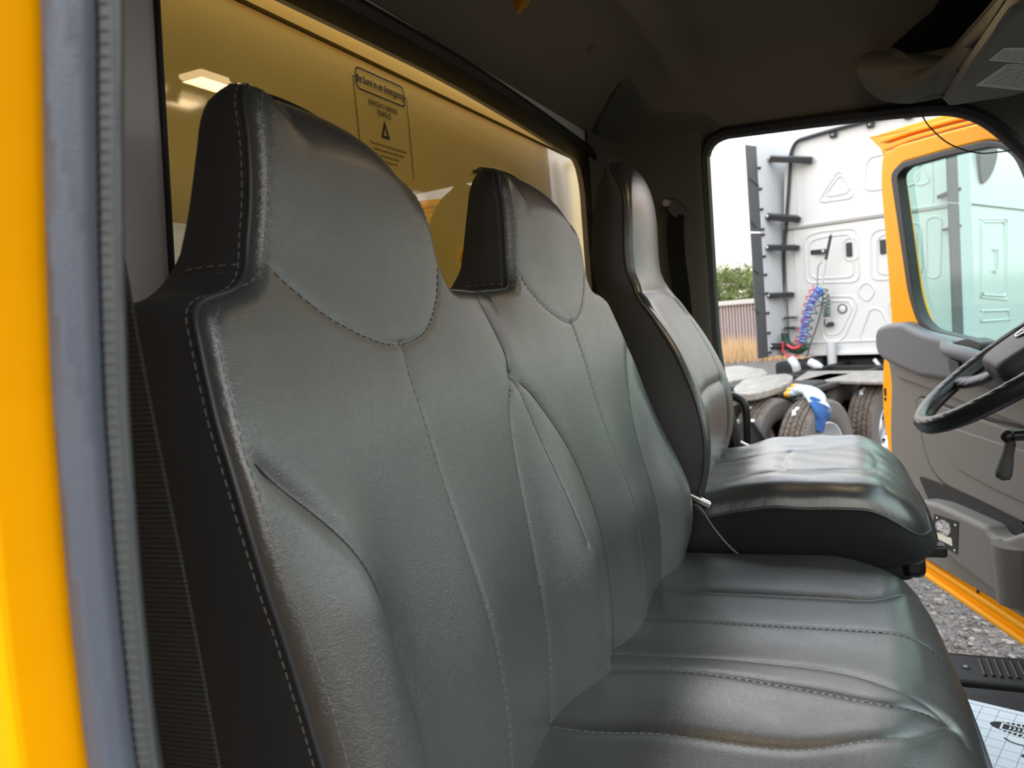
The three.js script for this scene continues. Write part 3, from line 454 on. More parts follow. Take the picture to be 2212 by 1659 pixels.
  const cpoly = spline2([[-0.42, 0.39], [-0.2, 0.372], [0.0, 0.372], [0.08, 0.378], [0.115, 0.41], [0.124, 0.55], [0.128, 0.85], [0.122, 1.15], [0.108, 1.33], [0.085, 1.38], [0.02, 1.39], [-0.2, 1.388], [-0.42, 1.38], [-0.44, 1.3], [-0.44, 0.5]], 300, true).slice(0, 300);
  const cs = {
    bolster: [[-0.42, 1.236], [-0.33, 1.236], [-0.17, 1.236], [-0.05, 1.234], [0.015, 1.236], [0.04, 1.252], [0.07, 1.30], [0.098, 1.352]],
    stitch: [[-0.42, 1.12], [-0.3, 1.12], [-0.1, 1.121], [0.06, 1.122], [0.12, 1.12]],
    lensR: [[-0.42, 0.82], ...[[1320, 1415], [1400, 1415], [1568, 1417], [1737, 1432], [1838, 1452], [1939, 1487], [2054, 1563]].map((p) => cz(...p))],
    lensM: [[-0.42, 0.86], ...[[1310, 1472], [1400, 1469], [1535, 1469], [1737, 1491], [1905, 1525], [2054, 1563]].map((p) => cz(...p))],
    lensL: [[-0.42, 0.745], ...[[1250, 1612], [1400, 1622], [1568, 1631], [1737, 1631], [1872, 1612], [1973, 1590], [2054, 1563], [2085, 1585]].map((p) => cz(...p))],
  };
  for (const k in cs) cs[k] = spline2(cs[k], 24);
  const cd = { bolster: 0.0022, stitch: 0.0005, lensR: 0.0009, lensM: 0.0022, lensL: 0.0022 };
  const cr = (z, x) => {
    let h = 0.006 * smooth(-0.35, 0.05, z) + 0.026 * G(x - 1.36, 0.085) * smooth(0.12, -0.05, z) + 0.02 * G(x - 0.4, 0.08);
    for (const k in cs) { const d = lineDist(z, x, cs[k]); h -= cd[k] * G(d, 0.011) + 0.0012 * G(d, 0.0032); }
    h += 0.016 * smooth(1.08, 0.86, x) * smooth(0.12, 0.0, z) + 0.02 * smooth(1.06, 0.8, x) * smooth(-0.04, -0.22, z);
    h += 0.004 * G(x - 0.8, 0.06) * smooth(-0.35, -0.1, z) * smooth(0.1, -0.02, z) - 0.03 * smooth(0.03, 0.14, z);
    return h;
  };
  const c = pad({ poly: cpoly, res: 0.003, roll: (u) => 0.03 + 0.03 * smooth(-0.05, 0.08, u), relief: cr, wall: (u, v, h) => 0.16 + h, map: (u, v, h) => [v, Y(-0.478) + h, u], wallSteps: 10, bulge: 0.014 });
  const cu = mk('seat_cushion', c.front, M.vinylSmooth, t);
  mk('cushion_side', c.side, M.vinylSmooth, t);
  for (const k of ['stitch', 'lensL', 'lensM']) mk('stitching', stitches(cs[k].filter(([u, v]) => inside(u, v, cpoly)).map(([u, v]) => c.at(u, v, 0.0003)), 0.005, 0.0035, 0.00045), k === 'lensL' ? M.thread : M.threadDark, cu);
  mk('base', put(box(0.92, 0.26, 0.4, 0.02), 0.88, Y(-0.77), -0.17), M.chassis, t);
}
// ================================================================ driver's seat
{
  const t = thing('bucket_seat', 'black vinyl driver bucket seat with one-piece high back', 'driver seat');
  const zd = (y) => soft([-0.45, -0.38, -0.31, -0.24, -0.17, -0.09, 0.0, 0.05, 0.1, 0.2, 0.27, 0.32], [-0.31, -0.285, -0.262, -0.26, -0.274, -0.305, -0.35, -0.375, -0.378, -0.375, -0.385, -0.41], y, 0.06);
  const poly = spline2([[1.45, -0.415], [1.67, -0.42], [1.89, -0.415], [1.91, -0.37], [1.922, -0.30], [1.92, -0.23], [1.91, -0.165], [1.886, -0.09], [1.845, -0.01], [1.812, 0.03], [1.802, 0.06], [1.80, 0.13], [1.798, 0.2], [1.785, 0.25], [1.755, 0.288], [1.71, 0.308], [1.67, 0.313], [1.625, 0.308], [1.59, 0.287], [1.566, 0.25], [1.55, 0.2], [1.54, 0.13], [1.538, 0.06], [1.53, 0.03], [1.498, -0.01], [1.455, -0.09], [1.431, -0.165], [1.421, -0.23], [1.42, -0.3], [1.43, -0.37]], 260, true).slice(0, 260);
  const sm = { head: [[1.512, 0.022], [1.545, 0.027], [1.67, 0.03], [1.755, 0.028], [1.795, 0.005], [1.83, -0.03]], left: [[1.512, 0.022], [1.505, -0.06], [1.51, -0.15], [1.52, -0.24], [1.525, -0.33], [1.52, -0.41]], right: [[1.80, 0.004], [1.826, -0.06], [1.838, -0.15], [1.838, -0.24], [1.825, -0.33], [1.81, -0.41]], mid: [[1.515, -0.19], [1.67, -0.186], [1.838, -0.19]] };
  for (const k in sm) sm[k] = spline2(sm[k], 20);
  const G = (x, s) => Math.exp(-x * x / (s * s));
  const relief = (x, y) => { let h = (x < 1.67 ? 0.02 : 0.003) * (Math.abs(x - 1.67) / 0.22) ** 2 * smooth(0.05, -0.1, y) - 0.012 * ((x - 1.67) / 0.13) ** 2 * smooth(0.0, 0.08, y); for (const k in sm) { const d = lineDist(x, y, sm[k]); h -= 0.004 * G(d, 0.013) + 0.0016 * G(d, 0.0034); } return h; };
  const zb = (y) => interp([-0.42, -0.1, 0.03, 0.1, 0.25, 0.32], [-0.39, -0.42, -0.462, -0.475, -0.458, -0.43], y);
  const b = pad({ poly, res: 0.0035, roll: (u, v) => 0.013 + 0.02 * smooth(0.22, 0.3, v), relief, wall: (u, v, h) => zd(v) + h - zb(v), map: (u, v, h) => [u, Y(v), zd(v) + h], wallSteps: 8, bulge: 0.01 });
  const back = mk('backrest', b.front, M.vinylSmooth, t);
  mk('side_panel', b.side, M.vinylSide, t);
  mk('edge_welt', tube([...poly, poly[0]].map(([u, v]) => b.at(u, v).add(V(0, 0, 0.001))), 0.0028, 500, 6), M.piping, t);
  const rear = new THREE.ShapeGeometry(shapeOf(poly.slice().reverse()), 1); { const q = rear.attributes.position; for (let i = 0; i < q.count; i++) q.setXYZ(i, q.getX(i), Y(q.getY(i)), zb(q.getY(i))); rear.computeVertexNormals(); }
  mk('back_cover', rear, M.cloth, t);
  // cushion: vinyl top over black cloth sides
  const cp = spline2([[-0.30, 1.45], [-0.2, 1.415], [-0.05, 1.406], [0.05, 1.412], [0.1, 1.44], [0.122, 1.52], [0.126, 1.67], [0.122, 1.82], [0.1, 1.90], [0.05, 1.93], [-0.05, 1.937], [-0.2, 1.925], [-0.30, 1.89], [-0.325, 1.67]], 240, true).slice(0, 240);
  const cm = { a: [[-0.30, 1.525], [-0.2, 1.54], [-0.1, 1.548], [0.0, 1.558], [0.035, 1.58], [0.046, 1.67], [0.035, 1.77], [0.0, 1.79], [-0.1, 1.745], [-0.2, 1.735], [-0.30, 1.76]], c: [[-0.12, 1.548], [-0.128, 1.64], [-0.125, 1.742]] };
  for (const k in cm) cm[k] = spline2(cm[k], 24);
  const cr = (z, x) => { let h = 0.012 * G(x - 1.67, 0.2) + 0.012 * G(Math.abs(x - 1.67) - 0.2, 0.05) - 0.085 * smooth(0.0, 0.15, z) ** 1.25 - 0.03 * smooth(-0.12, -0.3, z); for (const k in cm) { const d = lineDist(z, x, cm[k]); h -= 0.003 * G(d, 0.012) + 0.0014 * G(d, 0.0034); } const w = Math.sin(z * 60 + x * 38) * Math.sin(x * 45 - z * 11); return h + 0.0014 * w * smooth(1.78, 1.9, x) + 0.001 * w; };
  const c = pad({ poly: cp, res: 0.0035, roll: 0.034, relief: cr, wall: (u, v, h) => 0.128 + h, map: (u, v, h) => [v, Y(-0.348) + h, u], wallSteps: 8, bulge: 0.012 });
  mk('seat_cushion', c.front, M.vinylSmooth, t);
  mk('cushion_side', c.side, M.cloth, t);
  mk('edge_welt', tube([...cp, cp[0]].map(([u, v]) => c.at(u, v)), 0.003, 300, 6), M.piping, t);
  mk('base', merge([put(box(0.44, 0.05, 0.36, 0.02, 3), 1.67, Y(-0.495), -0.085), put(box(0.4, 0.4, 0.32, 0.03, 3), 1.67, Y(-0.715), -0.09)]), M.chassis, t);
  mk('adjuster', put(box(0.045, 0.04, 0.036, 0.013, 3), 1.46, Y(-0.488), 0.09), M.black, t);
  mk('lever', put(box(0.03, 0.024, 0.06, 0.006, 2), 1.60, Y(-0.505), 0.125), M.black, t);
  // hinge plates between back and cushion, with bright brackets
  const plate = extrude(rounded([[-0.40, Y(-0.60)], [-0.40, Y(-0.42)], [-0.30, Y(-0.365)], [-0.265, Y(-0.372)], [-0.235, Y(-0.42)], [-0.205, Y(-0.458)], [-0.16, Y(-0.49)], [-0.16, Y(-0.6)]], 0.02), 0.014, basisOf(V(0, 0, 1), V(0, 1, 0), V(-1, 0, 0), V(1.418, 0, 0)), { bevel: 0.004 });
  mk('hinge_cover', plate, M.black, t);
  mk('hinge_edge', tube([V(1.404, Y(-0.372), -0.285), V(1.403, Y(-0.378), -0.262), V(1.403, Y(-0.42), -0.236), V(1.403, Y(-0.456), -0.207), V(1.403, Y(-0.486), -0.17)], 0.0028, 40, 6), M.piping, t);
  mk('bracket', put(box(0.012, 0.012, 0.045, 0.003), 1.411, Y(-0.367), -0.262, 0.45), M.chrome, t); mk('bracket', put(box(0.012, 0.008, 0.05, 0.003), 1.90, Y(-0.36), -0.225, 0.5), M.chrome, t);
  const sc = new THREE.SphereGeometry(0.006, 12, 8); sc.translate(1.403, Y(-0.475), -0.222); mk('screw', sc, M.steel, t);
}
// ================================================================ steering wheel and column
{
  const t = thing('steering_wheel', 'black three-spoke steering wheel with padded hub', 'steering wheel');
  const th = 0.62, nrm = V(0, Math.cos(th), -Math.sin(th)), w = V(0, Math.sin(th), Math.cos(th)), R = 0.222, C = V(1.665, Y(-0.275), 0.126).addScaledVector(w, R + 0.004);
  const basis = basisOf(V(-1, 0, 0), w, nrm, C);
  const pr = Array.from({ length: 14 }, (_, i) => { const a = i / 14 * 6.2832; return [0.0155 * Math.cos(a), 0.0175 * Math.sin(a)]; });
  const ring = Array.from({ length: 121 }, (_, i) => { const a = i / 120 * Math.PI * 2; return V(R * Math.cos(a), R * Math.sin(a), 0); });
  const rim = sweep(ring, pr, (i) => ring[i].clone().normalize(), () => V(0, 0, 1)); rim.applyMatrix4(basis); mk('rim', rim, M.wheel, t);
  for (const a of [-Math.PI / 2 - 0.95, -Math.PI / 2 + 0.95, Math.PI / 2]) {
    const d = V(Math.cos(a), Math.sin(a), 0), e = V(-Math.sin(a), Math.cos(a), 0), path = curve3([d.clone().multiplyScalar(0.06).add(V(0, 0, 0.0)), d.clone().multiplyScalar(0.12).add(V(0, 0, -0.014)), d.clone().multiplyScalar(0.18).add(V(0, 0, -0.012)), d.clone().multiplyScalar(0.216)]).getSpacedPoints(16);
    const g = sweep(path, Array.from({ length: 12 }, (_, i) => { const q = i / 12 * 6.2832; return [0.02 * Math.cos(q), 0.01 * Math.sin(q)]; }), () => e, () => V(0, 0, 1)); g.applyMatrix4(basis); mk('spoke', g, M.wheel, t);
  }
  const hubPoly = rounded([[-0.095, -0.075, 0.03], [0.095, -0.075, 0.03], [0.115, 0.02, 0.04], [0.07, 0.095, 0.04], [-0.07, 0.095, 0.04], [-0.115, 0.02, 0.04]], 0.03, 6);
  const hub = pad({ poly: hubPoly, res: 0.006, roll: 0.02, relief: (u, v) => 0.034 - 0.6 * (u * u + v * v), wall: 0.045, map: (u, v, h) => [u, v, h], wallSteps: 3 });
  const hg = merge([hub.front, hub.side]); hg.applyMatrix4(basis); const hm = mk('hub', hg, M.hub, t);
  const em = new THREE.TorusGeometry(0.02, 0.0026, 8, 40); em.scale(1.25, 0.9, 1); em.translate(0, 0.015, 0.036); const e2 = put(new THREE.BoxGeometry(0.022, 0.0045, 0.003), 0, 0.015, 0.036), e3 = put(new THREE.BoxGeometry(0.0045, 0.024, 0.003), -0.011, 0.015, 0.036), e4 = put(new THREE.BoxGeometry(0.0045, 0.024, 0.003), 0.011, 0.015, 0.036);
  const eg = merge([em, e2, e3, e4]); eg.applyMatrix4(basis); mk('emblem', eg, M.chrome, hm);
  const col = new THREE.CylinderGeometry(0.055, 0.075, 0.36, 24); col.rotateX(Math.PI / 2); col.translate(0, -0.0, -0.22); col.applyMatrix4(basis); mk('column', col, M.black, t);
  const a = onX(2178, 942, 1.72), k = merge([put(new THREE.SphereGeometry(0.0135, 16, 12), a.x, a.y, a.z), tube([a, a.clone().add(V(0, 0.004, 0.05)), a.clone().add(V(0, 0.012, 0.12))], 0.011, 12, 8)]);
  const lev = mk('control_lever', k, M.black, t);
  const pts = [[0.006, 0], [0.0095, 0.008], [0.010, 0.03], [0.0135, 0.055], [0.0145, 0.068], [0.012, 0.078], [0.0001, 0.082]].map(([r, y]) => new THREE.Vector2(r, -y)), gr = new THREE.LatheGeometry(pts, 18); gr.rotateX(0.25); gr.rotateZ(-0.25); gr.translate(a.x, a.y - 0.006, a.z + 0.005); mk('grip', gr, M.doorDark, lev);
}
// grab handle in the driver's door opening
{
  const p = [[1571, 852], [1590, 858], [1604, 868], [1611, 890], [1613, 930], [1613, 985], [1610, 1060], [1600, 1090]].map(([a, b]) => onX(a, b, 2.17));
  tag(mk('grab_handle', tube(p, 0.0115, 60, 10), M.black), 'black bent tube grab handle behind the driver door opening', 'grab handle');
}
// ================================================================ driver's door, swung open
{
  const t = thing('truck_door', 'open yellow truck door with grey inner panel and window', 'door');
  const h0 = V(2.12, 0, 0.536), d = V(0.936, 0, -0.352).normalize(), up = V(0, 1, 0), n = V(-d.z, 0, d.x).multiplyScalar(-1);   // n points to the cab side of the open door
  if (n.z > 0) n.negate();
  const at = (off) => (px, py) => { const P0 = h0.clone().addScaledVector(n, off), p = onPlane(px, py, P0, n); return [p.clone().sub(P0).dot(d), p.y]; };
  const B = (off) => basisOf(d, up, V().crossVectors(d, up), h0.clone().addScaledVector(n, off)), sgn = V().crossVectors(d, up).dot(n) > 0 ? 1 : -1;
  // slab between offsets o0 < o1 along n
  const slab = (pts, o0, o1, opt) => extrude(pts, o1 - o0, B(sgn > 0 ? o0 : o1), opt);
  const T = (off, list) => list.map(([a, b, r]) => [...at(off)(a, b), r]);
  // yellow frame of the window and its rain channel
  const hole = rounded(T(0.03, [[1926, 375, 0.03], [1950, 350, 0.02], [2050, 322, 0.05], [2140, 301, 0.04], [2200, 316, 0.05], [2300, 560, 0.02], [2350, 800, 0.02], [2010, 730, 0.05], [1985, 700, 0.05], [1965, 640, 0.05]]), 0.02, 6);
  const outer = rounded(T(0.03, [[1928, 730, 0], [1914, 535, 0.1], [1902, 390, 0.05], [1906, 334, 0.03], [1940, 314, 0.03], [2060, 280, 0.05], [2150, 258, 0.05], [2230, 270, 0.05], [2330, 520, 0.02], [2420, 830, 0]]), 0.02, 6);
  mk('window_frame', slab(outer, -0.02, 0.03, { holes: [hole], bevel: 0.006, seg: 3 }), M.yellow, t);
  const strip = (list, o0, o1, mat = M.yellow, bevel = 0.003) => slab(rounded(T(o1, list), 0.004, 3), o0, o1, { bevel });
  mk('rain_channel', merge([
    strip([[1877, 297], [1960, 270], [2060, 243], [2100, 232], [2180, 236], [2260, 330], [2240, 345], [2150, 262], [2060, 284], [1940, 318], [1907, 338], [1902, 322]], -0.05, -0.02, M.yellow, 0.004),
    strip([[1897, 302], [1965, 280], [2060, 254], [2130, 240], [2200, 262], [2190, 268], [2130, 247], [2060, 262], [1965, 288], [1900, 310]], -0.02, 0.006),
    strip([[1905, 316], [1965, 295], [2060, 269], [2135, 253], [2190, 272], [2180, 278], [2130, 260], [2060, 277], [1965, 304], [1908, 326]], -0.02, 0.018),
  ]), M.yellow, t);
  mk('door_shell', slab(rounded([...T(-0.02, [[1921, 742, 0.02], [1916, 790, 0.06], [1915, 850, 0.06], [1917, 905, 0.06], [1927, 962, 0.05], [1940, 1120, 0.05], [1962, 1213, 0.02]]), [-0.02, Y(-1.03), 0.02], [-0.02, Y(-0.16), 0.02]], 0.03, 5), -0.05, -0.004, { bevel: 0.008, seg: 3 }), M.yellow, t);
  // bottom edge with two rolled ridges
  const q0 = at(0)(1990, 1204), rg = (y, r, o) => { const c = new THREE.CapsuleGeometry(r, 0.95, 6, 12); c.rotateZ(Math.PI / 2); c.translate(0.44, y, o * sgn); c.applyMatrix4(B(0)); return c; };
  mk('bottom_rail', merge([slab([[-0.03, Y(-1.035)], [0.915, Y(-1.035)], [0.915, Y(-0.9)], [-0.03, Y(-0.9)]], -0.03, 0.0, { bevel: 0.004 }), rg(Y(-0.978), 0.013, 0.0), rg(Y(-1.018), 0.012, 0.004)]), M.yellow, t);
  const slot = (px, py, w, h) => { const p = at(0.004)(px, py), g = new THREE.CapsuleGeometry(w, h, 4, 8); g.translate(p[0], p[1], 0.002 * sgn); g.applyMatrix4(B(0.002)); return g; };
  mk('drain_slot', slot(2112, 1280, 0.003, 0.012), M.chassis, t); mk('drain_slot', slot(2132, 1273, 0.003, 0.004), M.chassis, t);
  const latch = (py, hh) => { const p = at(-0.02)(1922, py), g = box(0.016, hh, 0.03, 0.002); g.translate(p[0], p[1], 0); g.applyMatrix4(B(-0.016)); return g; };
  mk('latch_slot', latch(846, 0.03), M.chassis, t); mk('latch_slot', latch(861, 0.012), M.chassis, t);
  // glass and its rubber
  const glassPts = rounded(T(0.012, [[1938, 372, 0.02], [1950, 362, 0.02], [2050, 334, 0.05], [2150, 315, 0.04], [2195, 330, 0.05], [2300, 560, 0.02], [2350, 790, 0.02], [2012, 716, 0.05], [1988, 690, 0.05], [1974, 640, 0.05]]), 0.02, 6);
  const gg = new THREE.ShapeGeometry(shapeOf(glassPts), 6); gg.applyMatrix4(B(0.008)); mk('window_pane', gg, M.greenGlass, t);
  const inner = rounded(T(0.03, [[1941, 380, 0.02], [1957, 363, 0.02], [2050, 337, 0.05], [2150, 317, 0.04], [2192, 332, 0.05], [2292, 560, 0.02], [2340, 790, 0.02], [2016, 712, 0.05], [1992, 688, 0.05], [1976, 640, 0.05]]), 0.02, 6);
  mk('window_rubber', slab(hole.map((p) => p), 0.004, 0.036, { holes: [inner], bevel: 0.004, seg: 2 }), M.rubber, t);
  // inner panel
  const led = rounded(T(0.045, [[1906, 722, 0.03], [1912, 705, 0.02], [1934, 697, 0.02], [1965, 695, 0.02], [1985, 706, 0.05], [2010, 717, 0.05], [2140, 746, 0.02], [2420, 812, 0]]).concat([[-0.01, Y(-0.3), 0]], T(0.045, [[2000, 812, 0.02], [1925, 778, 0.04], [1909, 762, 0.04]])), 0.02, 5);
  mk('door_ledge', slab(led, -0.005, 0.075, { bevel: 0.018, seg: 4 }), M.doorTop, t);
  const pan = rounded(T(0.02, [[1912, 765, 0.02], [1926, 782, 0.03], [1932, 830, 0.03], [1929, 920, 0.05], [1932, 1010, 0.05], [1945, 1120, 0.05], [1975, 1190, 0.02]]).concat([[-0.01, Y(-0.925), 0], [-0.01, Y(-0.2), 0]]), 0.02, 5);
  mk('door_panel', slab(pan, -0.004, 0.03, { bevel: 0.006, seg: 3 }), M.doorGrey, t);
  const up1 = rounded(T(0.04, [[1930, 775, 0.02], [1936, 800, 0.02], [1938, 815, 0.02], [2020, 845, 0.02], [2110, 880, 0.02], [2300, 955, 0]]).concat([[-0.008, Y(-0.22), 0]], T(0.04, [[2100, 800, 0]])), 0.01, 4);
  mk('upper_panel', slab(up1, 0.02, 0.046, { bevel: 0.008, seg: 3 }), M.doorGrey, t);
  const insetPts = rounded(T(0.04, [[1975, 868, 0.02], [1985, 857, 0.02], [2060, 885, 0.02], [2400, 1005, 0]]).concat([[-0.008, at(0.04)(2290, 1175)[1], 0]], T(0.04, [[2120, 1086, 0.05], [2035, 1046, 0.06], [2004, 1005, 0.06], [1990, 950, 0.05]])), 0.03, 6);
  const ip = insetPts.map(([a, b]) => V(0, 0, 0).addScaledVector(d, a).add(V(0, b, 0)).add(h0).addScaledVector(n, 0.032));
  mk('panel_groove', tube([...ip, ip[0]], 0.0045, 200, 6), M.chassis, t);
  mk('inset_panel', slab(insetPts, 0.02, 0.038, { bevel: 0.008, seg: 3 }), M.doorGrey, t);
  const ins2 = rounded(T(0.045, [[2030, 935, 0.02], [2060, 925, 0.02], [2400, 1035, 0]]).concat([[-0.006, at(0.045)(2290, 1130)[1], 0]], T(0.045, [[2130, 1050, 0.05], [2060, 1010, 0.06], [2040, 975, 0.05]])), 0.03, 6);
  mk('inset_panel', slab(ins2, 0.036, 0.044, { bevel: 0.005, seg: 3 }), M.doorGrey, t);
  // pull handle: bar over a recess, release lever
  const hp = (px, py, o) => { const p = at(o)(px, py); return h0.clone().addScaledVector(d, p[0]).addScaledVector(n, o).setY(p[1]); };
  mk('handle_recess', slab(rounded(T(0.078, [[2046, 762, 0.02], [2060, 770, 0.01], [2120, 792, 0.02], [2180, 818, 0.02], [2170, 850, 0.02], [2075, 822, 0.02], [2056, 800, 0.02]]), 0.015, 4), 0.03, 0.0785, { bevel: 0.003 }), M.black, t);
  mk('pull_handle', tube([hp(2046, 745, 0.075), hp(2052, 756, 0.095), hp(2090, 766, 0.105), hp(2130, 782, 0.1), hp(2180, 806, 0.09), hp(2220, 822, 0.075)], 0.021, 50, 12), M.doorTop, t);
  mk('release_lever', slab(rounded(T(0.08, [[2050, 772], [2074, 781], [2078, 800], [2060, 812], [2054, 795]]), 0.006, 3), 0.07, 0.086, { bevel: 0.003 }), M.doorDark, t);
  mk('ledge_cup', slab(rounded(T(0.04, [[2075, 740, 0.01], [2120, 728, 0.02], [2150, 738, 0.02], [2150, 756, 0.01], [2110, 752, 0.02]]), 0.01, 4), 0.03, 0.079, { bevel: 0.002 }), M.doorDark, t);
  { const p = hp(1962, 707, 0.05), g = new THREE.ConeGeometry(0.008, 0.034, 10); g.translate(p.x, p.y + 0.004, p.z); mk('lock_button', g, M.black, t); }
  // storage pocket with a cup end
  const dark = rounded(T(0.034, [[1985, 1028, 0.02], [2005, 1034, 0.03], [2120, 1080, 0.05], [2190, 1112, 0.03], [2218, 1136, 0.03], [2204, 1166, 0.03], [2140, 1170, 0.02], [2020, 1110, 0.02]]), 0.02, 5);
  mk('pocket_opening', slab(dark, 0.03, 0.036, { bevel: 0.001 }), M.chassis, t);
  const lip = T(0.09, [[1985, 1079, 0.01], [2022, 1087, 0.02], [2060, 1104, 0.02], [2128, 1136, 0.02], [2136, 1150, 0.012], [2146, 1159, 0.02], [2172, 1163, 0.03], [2206, 1149, 0.02], [2260, 1160, 0.02]]).concat([[-0.006, at(0.09)(2290, 1160)[1], 0], [-0.006, Y(-0.9), 0]], T(0.09, [[2030, 1192, 0.03], [1995, 1172, 0.03]]));
  mk('storage_pocket', slab(rounded(lip, 0.02, 6), 0.02, 0.092, { bevel: 0.016, seg: 4 }), M.doorGrey, t);
  { const c = at(0.09)(2178, 1160), g = new THREE.CylinderGeometry(0.055, 0.045, 0.16, 36, 1, false); g.translate(c[0] - 0.012, c[1] - 0.096, 0.05 * sgn); g.applyMatrix4(B(0.03)); mk('cup_holder', g, M.doorGrey, t); }
  // small printed plate on the pocket
  const pl = canvasTex(256, 320, (c, w, h) => {
    c.fillStyle = '#1c1a19'; c.fillRect(0, 0, w, h); let s = 5; const r = () => (s = (s * 16807) % 2147483647) / 2147483647;
    c.fillStyle = '#a9aab0'; c.beginPath(); c.ellipse(100, 110, 78, 78, 0, 0, 7); c.fill(); for (let i = 0; i < 46; i++) { c.fillStyle = r() > 0.5 ? '#5f6168' : '#d8d9dc'; c.beginPath(); c.ellipse(40 + r() * 120, 45 + r() * 130, 5 + r() * 11, 3 + r() * 8, r() * 3, 0, 7); c.fill(); }
    c.fillStyle = '#e3e2d2'; c.beginPath(); c.moveTo(10, 200); c.lineTo(190, 180); c.lineTo(205, 258); c.lineTo(18, 272); c.fill();
    c.fillStyle = '#f4f4f4'; for (const [x, y] of [[222, 42], [226, 290], [30, 30], [28, 296]]) { c.beginPath(); c.moveTo(x, y - 14); c.lineTo(x + 10, y); c.lineTo(x, y + 14); c.lineTo(x - 10, y); c.fill(); } c.fillRect(80, 288, 60, 14);
  });
  const pq = [[2018, 1110], [2071, 1127], [2068, 1198], [2012, 1166]].map(([a, b]) => hp(a, b, 0.0935)), pg = new THREE.BufferGeometry(); pg.setAttribute('position', new THREE.Float32BufferAttribute(pq.flatMap((p) => [p.x, p.y, p.z]), 3)); pg.setAttribute('uv', new THREE.Float32BufferAttribute([0, 1, 1, 1, 1, 0, 0, 0], 2)); pg.setIndex([0, 2, 1, 0, 3, 2]); pg.computeVertexNormals();
  mk('printed_plate', pg, P({ map: pl, roughness: 0.4, name: 'plate print' }), t).userData.label = 'black and white printed plate';
}
